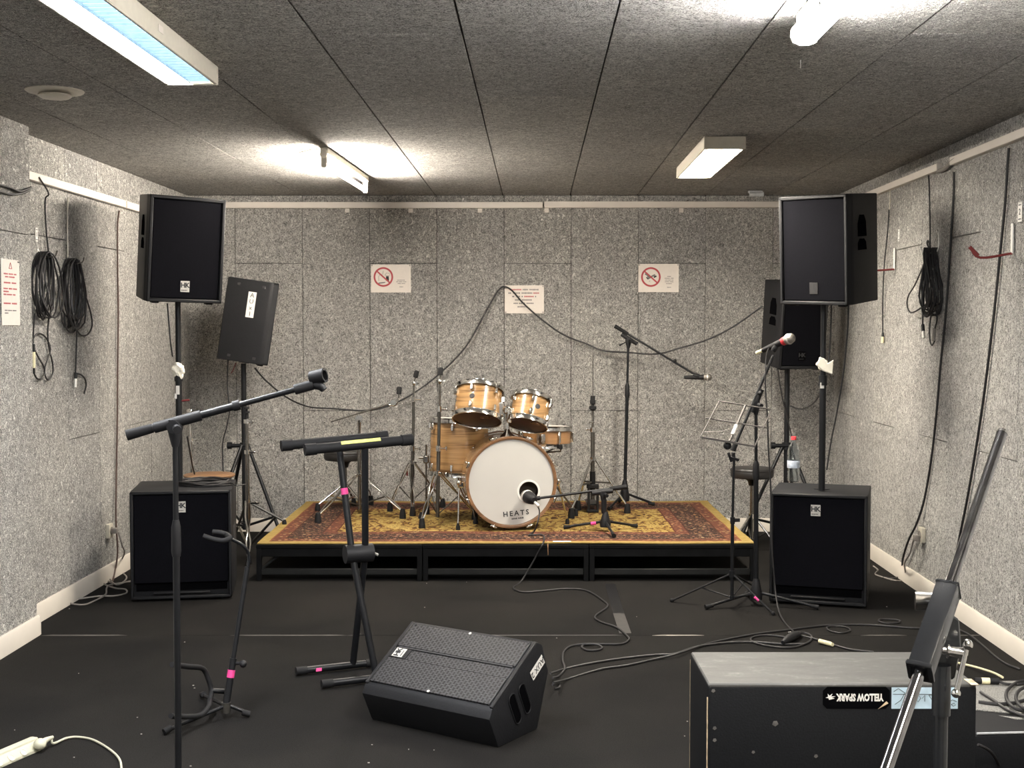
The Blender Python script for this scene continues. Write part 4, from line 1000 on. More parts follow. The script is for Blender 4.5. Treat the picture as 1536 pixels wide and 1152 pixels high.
def subwoofer(label, fl, fr, h, dep, badge_x):
    """fl, fr = front bottom corners on the floor"""
    fl, fr = V(fl), V(fr); x = (fr - fl); wd = x.length; x.normalize(); z = V((x.y, -x.x, 0))
    if z.y > 0: z = -z
    M = mat4((fl + fr) / 2, x, (0, 0, 1), z)
    t = thing('subwoofer', label, 'loudspeaker', M @ V((0, 0, -dep / 2)))
    e = 0.018
    cb = B()
    cb.box((0, h / 2 + 0.006, -dep / 2 - 0.016), (wd, h - 0.012, dep - 0.032), bev=0.006, seg=2)                   # carcass behind the baffle
    for s in (-1, 1): cb.box((s * (wd / 2 - e / 2), h / 2 + 0.006, -0.020), (e, h - 0.012, 0.040), bev=0.005)
    cb.box((0, h - e / 2, -0.020), (wd, e, 0.040), bev=0.005); cb.box((0, 0.012 + e / 2, -0.020), (wd, e, 0.040), bev=0.005)
    obj('cabinet', cb, 'cab', t, M=M)
    obj('grille', B().box((0, h * 0.565, -0.018), (wd - 2 * e - 0.004, h * 0.80, 0.012), bev=0.003), 'grille', t, M=M)
    obj('port_slot_shade', B().box((0, 0.098, -0.030), (wd - 2 * e - 0.02, 0.085, 0.004)), 'deepblack', t, M=M)  # flat black plate, painted shade of the port opening
    obj('port_lip', B().box((0, 0.045, -0.012), (wd * 0.56, 0.012, 0.014), bev=0.004), 'plastic', t, M=M)
    for s in (-1, 1):
        obj('side_handle', B().box((s * (wd / 2 + 0.0005), h * 0.55, -dep * 0.5), (0.003, 0.09, 0.19), bev=0.001), 'ink', t, M=M)
        for q in (-0.05, -dep + 0.05): obj('rubber_foot', B().cyl((s * (wd / 2 - 0.05), 0, q), (s * (wd / 2 - 0.05), 0.013, q), 0.02, n=14), 'rubber', t, M=M)
    obj('pole_socket', B().cyl((0, h, -dep / 2), (0, h + 0.004, -dep / 2), 0.045, n=20), 'plastic', t, M=M)
    badge(t, M @ Matrix.Translation((badge_x, h * 0.855, -0.012)))
    return M, wd
SUBH = 0.617
ML_, wL = subwoofer('black subwoofer with cable coil on top in the left corner', F(196, 904), F(345, 902) + V((0, 0.055, 0)), SUBH, 0.52, 0.0)
MR_, wR = subwoofer('black subwoofer with water bottle on top at the right wall', F(1153.5, 905), F(1300, 914.5), SUBH, 0.50, -0.015)
def top_cab(label, M, wd, h, dep, taper, name='loudspeaker', lg_front=True, handles=True, badge_mat='silver', badge_at=(0.0, 0.055)):
    """two-way cabinet, M origin = middle of the bottom front edge; sides taper to the back"""
    t = thing(name, label, 'loudspeaker', M @ V((0, 0, -dep * 0.45)))
    k = math.tan(taper); sd = 0.06
    poly = [(-wd / 2, -0.028), (wd / 2, -0.028), (wd / 2, -sd), (wd / 2 - (dep - sd) * k, -dep), (-wd / 2 + (dep - sd) * k, -dep), (-wd / 2, -sd)]
    Mp = M @ mat4((0, 0, 0), (1, 0, 0), (0, 0, 1), (0, 1, 0))              # poly (x, z) extruded upwards
    cb = B().prism(poly, h, Mp, bev=0.008, seg=2)
    e = 0.020
    for s in (-1, 1): cb.box((s * (wd / 2 - e / 2), h / 2, -0.020), (e, h, 0.040), M=M, bev=0.005)
    for yy in (e / 2, h - e / 2): cb.box((0, yy, -0.020), (wd, e, 0.040), M=M, bev=0.005)
    obj('cabinet', cb, 'cab', t)
    obj('grille', B().box((0, h / 2, -0.016), (wd - 2 * e - 0.004, h - 2 * e - 0.004, 0.012), bev=0.004), 'grille', t, M=M)
    badge(t, M @ Matrix.Translation((badge_at[0], badge_at[1] + 0.035, -0.010)), mat=badge_mat)
    if handles:
        for s in (-1, 1):
            n = V((s * math.cos(taper), 0, -math.sin(taper))); al = V((s * -math.sin(taper) * s * s, 0, -math.cos(taper)))
            al = V((-s * math.sin(taper), 0, -math.cos(taper)))
            c = V((s * (wd / 2 - (dep * 0.45 - sd) * k), 0, -dep * 0.45))
            for y0, hh, ww in ((h * 0.71, 0.115, 0.12), (h * 0.54, 0.06, 0.12)):
                Mh = M @ mat4(c + V((0, y0, 0)), al, V((0, 1, 0)), n)
                pl_ = [(-ww / 2, -hh / 2), (ww / 2, -hh / 2), (ww * 0.42, hh * 0.2), (ww * 0.2, hh / 2), (-ww * 0.3, hh / 2), (-ww / 2, hh * 0.1)]
                obj('handle_recess_shade', B().prism(pl_, 0.0025, Mh), 'deepblack', t)  # thin dark plate on the side paints the recess shade, nothing is hollowed
    for s in (-1, 1): obj('rubber_foot', B().box((s * wd * 0.36, -0.005, -0.05), (0.04, 0.010, 0.04), bev=0.003), 'rubber', t, M=M)
    obj('pole_socket', B().cyl((0, -0.006, -dep * 0.45), (0, 0.01, -dep * 0.45), 0.035, n=18), 'plastic', t, M=M)
    return t
# left main loudspeaker, leaning slightly
pl_base = ML_ @ V((-0.06, SUBH, -0.28)); YPL = pl_base.y
pLx = G(268, 600, YPL)
def pole(label, p0, p1, r, clampz=None, extras=True):
    t = thing('speaker_pole', label, 'pole', p0)
    p0, p1 = V(p0), V(p1); m = p0.lerp(p1, 0.60)
    obj('lower_tube', B().cyl(p0, m, r, n=18), 'black', t); obj('upper_tube', B().cyl(m, p1, r * 0.86, n=18), 'black', t)
    obj('collar', B().cyl(m - V((0, 0, 0.035)), m + V((0, 0, 0.02)), r * 1.28, n=18), 'black', t)
    return t, m
zbl = G(284, 452, YPL - 0.15).z; zbr = 0
yawL = R(34)
pB_ = V((pLx.x, YPL, SUBH + 0.005))
tp, mL = pole('black pole from the left subwoofer up to the left main loudspeaker', pB_, V((pLx.x + 0.002, YPL, zbl + 0.0)), 0.0185)
obj('tape_scrap', B().box(mL + V((0.0, -0.023, -0.085)), (0.02, 0.002, 0.05)).box(mL + V((-0.012, -0.022, -0.12)), (0.012, 0.002, 0.03)), 'white', tp)
obj('locking_pin', B().cyl(V((pLx.x, YPL, G(280, 602, YPL).z)), G(284, 600, YPL), 0.006), 'hookred', tp)
def cab_on_pole(px, py, zb, yaw, wd, dep, roll=0.0, pitch=0.0):
    M = facing((px, py, zb), yaw) @ Matrix.Rotation(roll, 4, 'Z') @ Matrix.Rotation(pitch, 4, 'X')
    return M @ Matrix.Translation((0, 0, dep * 0.45))
CW, CH, CD, CT = 0.435, 0.590, 0.40, R(11)
top_cab('black main loudspeaker with silver badge on the left pole', cab_on_pole(pLx.x - 0.020, YPL, zbl + 0.010, yawL, CW, CD, R(-1.2), R(5.5)), CW, CH, CD, CT)
# right main loudspeaker
bs = MR_ @ V((0.02, SUBH, -0.20)); YPR = bs.y
pR0 = F(1232.5, 737, SUBH); pR0.z = SUBH + 0.005; YPR = pR0.y
zbR = G(1240, 456, YPR - 0.1).z
tr, mR = pole('black pole from the right subwoofer up to the right main loudspeaker', pR0, V((pR0.x, YPR, zbR)), 0.0185)
obj('pole_label', B().box(V((pR0.x - 0.008, YPR - 0.0185, G(1234, 578, YPR).z)), (0.022, 0.002, 0.032)), 'white', tr)
top_cab('black main loudspeaker on the right pole with dark badge', cab_on_pole(pR0.x + 0.046, YPR, zbR + 0.010, R(-48), CW, CD, R(-1.8), R(5.0)), CW, CH, CD, CT, badge_mat='badgedark')
# paper tissue wads taped on the poles
def tissue(label, c, sz, seed):
    rnd = random.Random(seed); bm_ = bmesh.new(); bmesh.ops.create_icosphere(bm_, subdivisions=3, radius=1.0)
    for v_ in bm_.verts:
        f_ = 1 + 0.22 * math.sin(v_.co.x * 5 + seed) * math.cos(v_.co.z * 6 + seed) + rnd.uniform(-0.10, 0.10)
        v_.co = V((v_.co.x * sz[0] * f_, v_.co.y * sz[1] * f_, v_.co.z * sz[2] * f_))
    b_ = B(); b_.bm.free(); b_.bm = bm_; b_.xf(Matrix.Translation(c)); return tag(obj('paper_wad', b_, 'tissue', None, c, sharp=20), label, 'paper')
tissue('cream paper wad wrapped round the left speaker pole', mL + V((0, -0.004, 0.03)), (0.035, 0.03, 0.048), 2.0)
wadR = V((pR0.x, YPR, G(1237, 546, YPR).z))
b_ = B().prism([(-0.030, -0.020), (-0.010, -0.038), (0.045, -0.058), (0.052, 0.022), (0.018, 0.004), (0.002, 0.030), (-0.026, 0.040), (-0.032, 0.016), (-0.048, -0.002)], 0.012, mat4(wadR + V((0, -0.020, 0)), (1, 0, 0), (0, 0.1, 1), (0, -1, 0.1)), bev=0.004)
b_.box(wadR + V((0.0, 0.0, -0.005)), (0.05, 0.042, 0.06), bev=0.012)
tag(obj('paper_wad', b_, 'tissue', sharp=20), 'folded white paper wad stuck on the right speaker pole', 'paper')
# ---- rear monitors on tripods
def speaker_tripod(label, x, y, ztop, hubz, feet, foot_z=0.0):
    t = thing('speaker_tripod', label, 'stand', (x, y, 0))
    obj('pole', B().cyl((x, y, 0.10), (x, y, ztop), 0.0185, n=18), 'black', t)
    h = V((x, y, hubz)); obj('collar', B().cyl(h - V((0, 0, 0.03)), h + V((0, 0, 0.02)), 0.032).cyl(h + V((-0.10, -0.02, 0)), h + V((0.04, -0.02, 0)), 0.014).cyl(h + V((-0.115, -0.02, 0)), h + V((-0.085, -0.02, 0)), 0.024), 'black', t)
    low = V((x, y, 0.13)); obj('lower_collar', B().cyl(low - V((0, 0, 0.02)), low + V((0, 0, 0.02)), 0.028), 'black', t)
    for ft in feet:
        ft = V(ft); d = V((ft.x - x, ft.y - y, 0)).normalized(); s = h + d * 0.03; e = ft + V((0, 0, 0.012))
        lg = obj('leg', B().cyl(s, e, 0.0125, n=10), 'black', t)
        obj('rubber_foot', B().ball(ft + V((0, 0, 0.014)), 0.018, 10, 0.75), 'rubber', lg)
        obj('brace', B().cyl(low + d * 0.02, s.lerp(e, 0.72), 0.009, n=8), 'black', t)
YT = 8.92
xl = G(366, 620, YT).x; zl_ = G(366, 545, YT).z
speaker_tripod('black tripod under the AUX 1 loudspeaker', xl, YT, zl_, G(366, 668, YT).z, [(-1.59, 8.80, 0), (xl - 0.20, YT - 0.42, 0), (xl - 0.22, YT + 0.34, 0)])
# AUX 1 cabinet seen from its side: it faces right and leans down
MW, MH, MD = 0.345, 0.575, 0.345
Ma = facing((xl + 0.015, YT, zl_ + 0.008), R(104)) @ Matrix.Rotation(R(8.5), 4, 'X') @ Matrix.Translation((0, 0, MD * 0.42))
ta = top_cab('black monitor loudspeaker with white AUX 1 strip on the left tripod', Ma, MW, MH, MD, R(15), handles=False)
def side_M(M, s, wd, dep, taper, zpos, ypos, off=0.001):
    k = math.tan(taper); sd = 0.06
    n = V((s * math.cos(taper), 0, -math.sin(taper))); al = V((-s * math.sin(taper), 0, -math.cos(taper)))
    c = V((s * (wd / 2 - (zpos - sd) * k), ypos, -zpos)) + n * off
    x = V((0, 1, 0)).cross(n)
    return M @ mat4(c, x, V((0, 1, 0)), n)
# strip is on the side turned to the room
s_near = 1 if (Ma.to_3x3() @ V((1, 0, 0))).y < 0 else -1
Ms_ = side_M(Ma, s_near, MW, MD, R(15), 0.17, MH * 0.70)
stp = obj('label_strip', B().box((0, 0, 0), (0.056, 0.178, 0.001)), 'white', ta, M=Ms_)
for i, ch in enumerate('AUX1'):
    obj('label_letter', B().text(ch if ch != 'X' else 'x', 0.044, Ms_ @ Matrix.Translation((0, 0.064 - 0.043 * i, 0.001))), 'ink', stp)
for dx_, yy in ((0.10, 0.93), (0.27, 0.93), (0.10, 0.06), (0.27, 0.06)):
    obj('corner_screw', B().box((0, 0, 0), (0.022, 0.018, 0.003), bev=0.001), 'ink', ta, M=side_M(Ma, s_near, MW, MD, R(15), dx_, MH * yy))
# right rear monitor
xr = G(1180, 640, YT).x; zr_ = G(1180, 551, YT).z
speaker_tripod('black tripod under the right rear monitor loudspeaker', xr, YT, zr_, G(1180, 668, YT).z, [(1.56, 8.74, 0), (xr + 0.24, YT - 0.34, 0), (xr + 0.16, YT + 0.36, 0)])
Mr_ = facing((xr + 0.035, YT, zr_ + 0.008), R(14)) @ Matrix.Rotation(R(6.5), 4, 'X') @ Matrix.Translation((0, 0, MD * 0.42))
top_cab('black monitor loudspeaker on the right tripod behind the main loudspeaker', Mr_, MW, MH + 0.02, MD, R(4), badge_mat='deepblack')  # badge coloured near black because it stands unlit

# ---- wedge monitor on the floor
A = F(748, 1122); A2 = F(557, 1079); Ld = (A - A2); LL = Ld.length; Ld.normalize(); Sd = V((-Ld.y, Ld.x, 0))
if Sd.y < 0: Sd = -Sd
Mw = mat4(A2, Sd, (0, 0, 1), Ld)                       # profile x = depth, y = up, extruded along the length
prof = [(0.0, 0.0), (-0.058, 0.118), (-0.040, 0.150), (0.262, 0.335), (0.296, 0.318), (0.340, 0.205), (0.262, 0.0)]
t = thing('wedge_monitor', 'black floor wedge monitor with perforated grille and white AUX sticker', 'loudspeaker', (A + A2) / 2 + Sd * 0.13)
obj('cabinet', B().prism(prof, LL, Mw, bev=0.009, seg=2), 'cab', t)
g0, g1 = V((-0.040, 0.150, 0)), V((0.262, 0.335, 0)); gd = (g1 - g0); gl = gd.length; gd.normalize(); gn = V((-gd.y, gd.x, 0))
def wedge_pt(a, l, o=0.0):                             # a along the face upwards, l along the length, o out of the face
    q = g0 + gd * a + gn * o; return Mw @ V((q.x, q.y, l))
Mg = mat4(wedge_pt(0, 0), Mw.to_3x3() @ gd, Mw.to_3x3() @ V((0, 0, 1)), Mw.to_3x3() @ gn)
def grille_piece(name, a0, a1, l0, l1, o=0.004, rise=0.0):
    b_ = B().box(((a0 + a1) / 2, (l0 + l1) / 2, o), (a1 - a0, l1 - l0, 0.006), bev=0.002)
    ob = obj(name, b_, 'perf', t, M=Mg)
    me = ob.data; uvl = me.uv_layers.new(name='uv'); inv = (Mg.inverted() @ Matrix.Translation(ORIGIN[ob.name]))
    for lp in me.loops:
        q = inv @ me.vertices[lp.vertex_index].co; uvl.data[lp.index].uv = (q.x, q.y)
    return ob
grille_piece('upper_grille', gl * 0.60, gl - 0.016, 0.018, LL - 0.022)
grille_piece('lower_grille', 0.016, gl * 0.42, 0.018, LL - 0.022)
grille_piece('middle_grille', gl * 0.425, gl * 0.575, 0.100, LL - 0.022, 0.001)
for l0, l1 in ((0.012, 0.100),): obj('grille_bridge', B().box((gl * 0.50, (l0 + l1) / 2, 0.003), (gl * 0.15, l1 - l0, 0.006), bev=0.002), 'plastic', t, M=Mg)
obj('crease', B().box((gl * 0.588, LL / 2, 0.0045), (0.007, LL - 0.06, 0.003)), 'ink', t, M=Mg)
for l in (0.008, LL - 0.008): obj('side_trim', B().box((gl / 2, l, 0.003), (gl - 0.01, 0.016, 0.009), bev=0.003), 'plastic', t, M=Mg)
for a in (0.02, gl - 0.02):
    for l in (0.03, LL / 2, LL - 0.03): obj('screw', B().cyl((a, l, 0.006), (a, l, 0.009), 0.006, n=8), 'ink' if l != LL / 2 else 'silver', t, M=Mg)
Mbd = mat4(wedge_pt(gl * 0.50, 0.055, 0.007), -(Mw.to_3x3() @ gd), -(Mw.to_3x3() @ V((0, 0, 1))) * -1, Mw.to_3x3() @ gn)
Mbd = mat4(wedge_pt(gl * 0.50, 0.055, 0.007), Mw.to_3x3() @ gd, Mw.to_3x3() @ V((0, 0, 1)) * -1 * -1, Mw.to_3x3() @ gn)
xb = (Mw.to_3x3() @ gd); zb_ = Mw.to_3x3() @ gn; yb = zb_.cross(xb)
badge(t, mat4(wedge_pt(gl * 0.50, 0.055, 0.006), xb, yb, zb_), 0.046, 0.05)
# right end: two grip slots and the AUX sticker
Me = mat4(Mw @ V((0, 0, LL + 0.0006)), Mw.to_3x3() @ V((1, 0, 0)), (0, 0, 1), Mw.to_3x3() @ V((0, 0, 1)))
def slot(cx, cy, w_, h_, ang):
    pts = []
    for k in range(16):
        a = 2 * math.pi * k / 16; pts.append((w_ / 2 * math.cos(a), (h_ / 2 - w_ / 2) * (1 if math.sin(a) > 0 else -1) + w_ / 2 * math.sin(a)))
    Mq = Me @ Matrix.Translation((cx, cy, 0)) @ Matrix.Rotation(ang, 4, 'Z')
    obj('grip_slot_shade', B().prism(pts, 0.0012, Mq), 'deepblack', t)  # slot is a flat plate with its inner shade as colour
    obj('grip_lip', B().tube([V((x_ * 1.06, y_ * 1.04, 0.001)) for x_, y_ in pts], 0.003, 5, closed=True), 'plastic', t, M=Mq)
slot(0.105, 0.118, 0.042, 0.125, R(26)); slot(0.170, 0.140, 0.042, 0.125, R(26))
Mq = Me @ Matrix.Translation((0.258, 0.238, 0)) @ Matrix.Rotation(R(33), 4, 'Z')
stk = obj('sticker', B().box((0, 0, 0.0006), (0.096, 0.042, 0.001)), 'white', t, M=Mq)
obj('sticker_letters', B().text('AUX 2', 0.034, Mq @ Matrix.Translation((0, 0, 0.0016)) @ Matrix.Rotation(math.pi, 4, 'Z')), 'ink', stk)

# ============================================================ STANDS AND MICROPHONES
def mic(label, p, d, band=None, scale=1.0, body='plastic', tail=None):
    """hand-held microphone: p = middle, d = towards the head"""
    p, d = V(p), V(d).normalized(); s = scale
    t = thing('microphone', label, 'microphone', p - V((0, 0, 0.02)))
    obj('body', B().lathe([(0.010 * s, -0.085 * s), (0.012 * s, -0.08 * s), (0.0185 * s, 0.045 * s), (0.019 * s, 0.058 * s)], p, d, 16), body, t)
    obj('grille_head', B().lathe([(0.019 * s, 0.055 * s), (0.0255 * s, 0.072 * s), (0.0262 * s, 0.084 * s), (0.022 * s, 0.101 * s), (0.012 * s, 0.110 * s), (0, 0.112 * s)], p, d, 18), 'micmesh', t)
    obj('band', B().lathe([(0.0268 * s, 0.076 * s), (0.0272 * s, 0.082 * s), (0.0262 * s, 0.085 * s)], p, d, 18), 'silver', t)
    if band: obj('colour_band', B().lathe([(0.0188 * s, 0.040 * s), (0.0202 * s, 0.042 * s), (0.0212 * s, 0.060 * s), (0.020 * s, 0.062 * s)], p, d, 16), band, t)
    if tail: obj('connector', B().lathe([(0.006 * s, -0.125 * s), (0.0095 * s, -0.12 * s), (0.0095 * s, -0.082 * s)], p, d, 12), tail, t)
    return t
def mic_clip(t, p, d):
    p, d = V(p), V(d).normalized()
    obj('mic_clip', B().lathe([(0.012, -0.012), (0.016, 0.0), (0.017, 0.03), (0.014, 0.035)], p, d, 14), 'plastic', t)
def boom_stand(label, foot, top, boom_a, boom_b, feet, rp=(0.011, 0.008), rb=0.0065, gripz=None, clutch=0.02, name='microphone_stand', mat='black', hub_h=0.10, bend=None, foot_r=0.014, counter=0.10):
    foot, top, a, b = V(foot), V(top), V(boom_a), V(boom_b)
    t = thing(name, label, 'stand', foot)
    zg = gripz if gripz is not None else foot.z + (top.z - foot.z) * 0.55
    k = (zg - foot.z) / (top.z - foot.z); g = foot.lerp(top, k)
    obj('lower_tube', B().cyl(foot + V((0, 0, 0.03)), g, rp[0], n=14), mat, t)
    obj('upper_tube', B().cyl(g, top, rp[1], n=14), mat, t)
    obj('height_grip', B().tube([g - V((0, 0, 0.055)), g - V((0, 0, 0.04)), g + V((0, 0, 0.03)), g + V((0, 0, 0.05))], [rp[0] * 1.2, rp[0] * 1.45, rp[0] * 1.35, rp[1] * 1.15], 14), 'plastic', t)
    obj('base_hub', B().lathe([(clutch * 1.5, hub_h * 0.25), (clutch * 1.6, hub_h * 0.45), (clutch * 0.9, hub_h), (rp[0] * 1.1, hub_h * 1.15)], foot, n=16), 'plastic', t)
    for ft in feet:
        ft = V(ft); d = V((ft.x - foot.x, ft.y - foot.y, 0)).normalized()
        lg = obj('leg', B().cyl(foot + V((0, 0, hub_h * 0.55)) + d * clutch, ft + V((0, 0, 0.014)), 0.0085, n=10), mat, t)
        e = (ft - foot); e.z = 0; e.normalize()
        obj('rubber_foot', B().tube([ft - e * 0.045 + V((0, 0, 0.020)), ft + V((0, 0, 0.014))], [0.010, foot_r], 10), 'rubber', lg)
    d = (b - a).normalized()
    obj('boom', B().cyl(a, b, rb, n=12), mat, t)
    obj('counter_grip', B().tube([a, a + d * counter], [rb * 1.9, rb * 1.6], 12), 'rubber', t)
    # clutch joint
    q = top
    obj('clutch', B().tube([q - V((0, 0, 0.07)), q - V((0, 0, 0.02)), q + V((0, 0, 0.008))], [rp[1] * 1.25, clutch, clutch * 0.95], 14).cyl(q - d * 0.06, q + d * 0.075, rb * 1.9, n=14).cyl(q + V((0, -clutch, -0.012)), q + V((0, clutch, -0.012)), clutch * 0.85, n=16), 'plastic', t)
    obj('clutch_knob', B().cyl(q + V((0.01, -clutch, -0.015)), q + V((0.02, -clutch - 0.03, -0.018)), 0.012, n=10), 'plastic', t)
    return t, d
# left foreground boom stand (no microphone)
YF = 3.60
ft = G(262, 700, YF); ft.z = 0; tp_ = G(262.5, 633.5, YF)
a, b = G(190, 653, YF - 0.02), G(444, 584, YF + 0.06)
tf, d = boom_stand('black boom microphone stand without microphone, arm crossing the left subwoofer', ft, tp_, a, b, [ft + V((0.28 * math.cos(q), 0.28 * math.sin(q), 0)) for q in (R(-90), R(30), R(150))], (0.0098, 0.0078), 0.0082, G(262, 806, YF).z, 0.022, counter=0.075)
obj('boom_sleeve', B().cyl(a + d * 0.09, a + d * 0.115, 0.0135, n=14).cyl(b - d * 0.185, b - d * 0.165, 0.0150, n=14), 'plastic', tf)
obj('boom_outer_tube', B().cyl(a + d * 0.05, b - d * 0.17, 0.0112, n=14), 'black', tf)
obj('thread_grip', B().cyl(b - d * 0.005, b + d * 0.05, 0.0150, n=12), 'plastic', tf)
cc = b + d * 0.062
clip = B().tube([cc + V((-0.008, 0, -0.004)), cc + V((0.012, -0.004, -0.006)), cc + V((0.022, -0.006, -0.018))], [0.012, 0.014, 0.010], 10)
nrm = V((0.93, -0.28, 0.22)).normalized()
clip.ring([(0.021, -0.022), (0.0155, -0.022), (0.0155, 0.022), (0.021, 0.022)], cc + V((0.004, 0, 0.020)), nrm, 20)
obj('mic_clip', clip, 'plastic', tf)
# rear stage stand with microphone
YM = 9.12
ft = G(937, 740, YM); ft.z = ZR; tp_ = G(942.5, 508, YM)
a, b = G(922, 489, YM), G(1041, 561, YM - 0.05)
tm, d = boom_stand('black boom microphone stand at the back edge of the rug with drooping arm', ft, tp_, a, b, [onrug(913, 766) , V((ft.x + 0.22, YM + 0.05, ZR)), V((ft.x - 0.02, YM + 0.22, ZR))], (0.0125, 0.0085), 0.0075, G(940, 585, YM).z, 0.022, hub_h=0.17, counter=0.11)
obj('cable_knob', B().ball(a.lerp(b, 0.76) + V((0, 0, 0.012)), 0.013), 'plastic', tm)
obj('clutch_lever', B().cyl(tp_ + V((-0.01, -0.02, -0.02)), tp_ + V((-0.06, -0.03, -0.045)), 0.004).ball(tp_ + V((-0.062, -0.03, -0.046)), 0.008), 'plastic', tm)
mic_clip(tm, G(1042, 563, YM - 0.06), (1, -0.2, -0.3))
mic('black vocal microphone hanging level at the end of the drooping arm', G(1044, 566, YM - 0.06), (1, -0.12, 0.01))
# kick drum stand
fk = F(908, 787, ZR); fk.y = 8.02; fk.x = G(908, 780, 8.02).x; fk.z = ZR
tk = G(905, 738, 8.02)
a, b = G(940, 730, 8.05), G(810, 747, 7.96)
tkk, d = boom_stand('short black boom stand with pink tape reaching into the bass drum port', fk, tk, a, b, [onrug(846, 794), onrug(955, 792), onrug(921, 807)], (0.0125, 0.009), 0.0085, ZR + 0.17, 0.022, hub_h=0.11, counter=0.11)
obj('pink_tape', B().cyl(fk.lerp(onrug(846, 794), 0.22) + V((0, 0, 0.05)), fk.lerp(onrug(846, 794), 0.34) + V((0, 0, 0.045)), 0.0115), 'pink', tkk)
obj('thread_grip', B().cyl(b, b + d * 0.05, 0.014, n=12), 'plastic', tkk)
mk = G(795, 747, 7.965)
t = thing('kick_microphone', 'chunky black kick drum microphone at the bass drum port', 'microphone', mk)
md = V((-0.45, 0.86, 0.15)).normalized()
obj('body', B().lathe([(0.018, -0.055), (0.030, -0.045), (0.038, -0.01), (0.040, 0.02), (0.040, 0.035)], mk, md, 22), 'plastic', t)
obj('grille_head', B().lathe([(0.040, 0.035), (0.041, 0.045), (0.034, 0.064), (0.02, 0.074), (0, 0.076)], mk, md, 22), 'micmesh', t)
obj('band', B().lathe([(0.0405, 0.028), (0.0425, 0.030), (0.0425, 0.038), (0.041, 0.040)], mk, md, 22), 'silver', t)
obj('connector', B().lathe([(0.006, -0.10), (0.010, -0.095), (0.010, -0.05)], mk, (md + V((-0.2, 0, 0.35))).normalized(), 12), 'silver', t)
# vocal stand in front of the right subwoofer
YV = 6.92
fv = G(1134, 890, YV); fv.z = 0; fv.x = G(1135, 800, YV).x; tv = G(1134, 603, YV)
a, b = G(1099, 676, YV - 0.03), G(1160, 533, YV + 0.02)
tvv, d = boom_stand('black boom microphone stand beside the music stand in front of the right subwoofer', fv, tv, a, b, [F(1058, 914.5), F(1226, 913) + V((0, -0.03, 0)), V((fv.x - 0.01, YV + 0.24, 0))], (0.0135, 0.009), 0.0085, G(1134, 705, YV).z, 0.022, hub_h=0.13, counter=0.05)
obj('cable_knob', B().ball(G(1140, 590, YV - 0.03), 0.013), 'plastic', tvv)
mic('vocal microphone with red band and worn mesh head aimed at the right loudspeaker', G(1164, 517, YV + 0.01), (0.62, -0.66, 0.34), 'redcap', 1.12, 'plastic', 'creamtape')
mic_clip(tvv, G(1161, 524, YV + 0.01), (0.5, -0.1, 0.9))
# foreground chrome boom at the right
YG = 1.86
ft = G(1411, 1100, YG); ft.z = 0
t = thing('microphone_stand', 'black microphone stand with worn chrome boom arm and T-handle clamp before the amplifier case', 'stand', ft)
pv = G(1411, 962, YG)
obj('lower_tube', B().cyl(ft + V((0, 0, 0.02)), V((ft.x, YG, pv.z - 0.05)), 0.0103, n=20), 'blackgloss', t)
obj('base', B().lathe([(0.14, 0.0), (0.14, 0.012), (0.12, 0.020), (0.03, 0.03), (0.018, 0.06)], ft, n=36), 'black', t)
a, b = G(1300, 1240, 1.58), G(1503, 650, 2.06)
dv = (b - a).normalized()
def boom_at(v_):                                     # point of the arm seen at height v_
    lo, hi = 0.0, 1.0
    for _ in range(40):
        m = (lo + hi) / 2; q = a.lerp(b, m); dd = q - V((0, 0, CAM_H)); dep_ = dd.y * cP - dd.z * sP; vv = 576 - FPX * (dd.y * sP + dd.z * cP) / dep_
        if vv > v_: lo = m
        else: hi = m
    return a.lerp(b, lo)
obj('boom', B().cyl(a, b, 0.0084, n=28), 'darkchrome', t)
obj('boom_end', B().cyl(b - dv * 0.002, b + dv * 0.004, 0.0088, n=20), 'chrome', t)
q0, q1 = boom_at(1010), boom_at(882)
xs = V((1, -0.55, 0)); xs = (xs - dv * xs.dot(dv)).normalized(); ys = dv.cross(xs)
Mk = mat4((q0 + q1) / 2, xs, ys, dv); Lk = (q1 - q0).length
obj('clamp_block', B().box((0, 0, 0), (0.032, 0.034, Lk), bev=0.004, seg=2).box((0, 0, Lk / 2 - 0.002), (0.034, 0.036, 0.006), bev=0.002).box((0, 0, -Lk / 2 + 0.004), (0.036, 0.038, 0.008), bev=0.002), 'blackgloss', t, M=Mk)
pivot = (q0 + q1) / 2 + V((0.028, 0.012, -0.008))
obj('swivel_bracket', B().prism([(-0.020, -0.062), (0.020, -0.062), (0.030, -0.015), (0.026, 0.028), (0.0, 0.046), (-0.028, 0.026), (-0.030, -0.015)], 0.012, mat4(V((ft.x, YG + 0.012, pv.z + 0.004)), (1, 0, 0), (0, 0, 1), (0, -1, 0)), bev=0.003).cyl(V((ft.x, YG, pv.z - 0.11)), V((ft.x, YG, pv.z - 0.035)), 0.0135, n=18), 'blackgloss', t)
h0 = G(1402, 973, YG - 0.015); h1 = G(1450, 981, YG - 0.02)
obj('clamp_screw', B().cyl(h0, h0.lerp(h1, 0.42), 0.0062, n=14).cyl(h0.lerp(h1, 0.36), h1, 0.0085, n=16).cyl(h0.lerp(h1, 0.36), h0.lerp(h1, 0.42), 0.011, n=16), 'chrome', t)
k0, k1 = G(1451, 967, YG - 0.025), G(1434, 1040, YG - 0.03)
obj('t_handle', B().cyl(k0, k1, 0.0038, n=12).ball(k0, 0.0082).ball(k1, 0.0068), 'chrome', t)
w0 = G(1386, 902, YG + 0.01)
obj('lock_nut', B().cyl(w0 + V((-0.012, 0.004, 0)), w0 + V((0.014, -0.002, 0)), 0.014, n=12).cyl(w0, w0 + V((0.03, -0.004, -0.004)), 0.005), 'steel', t)
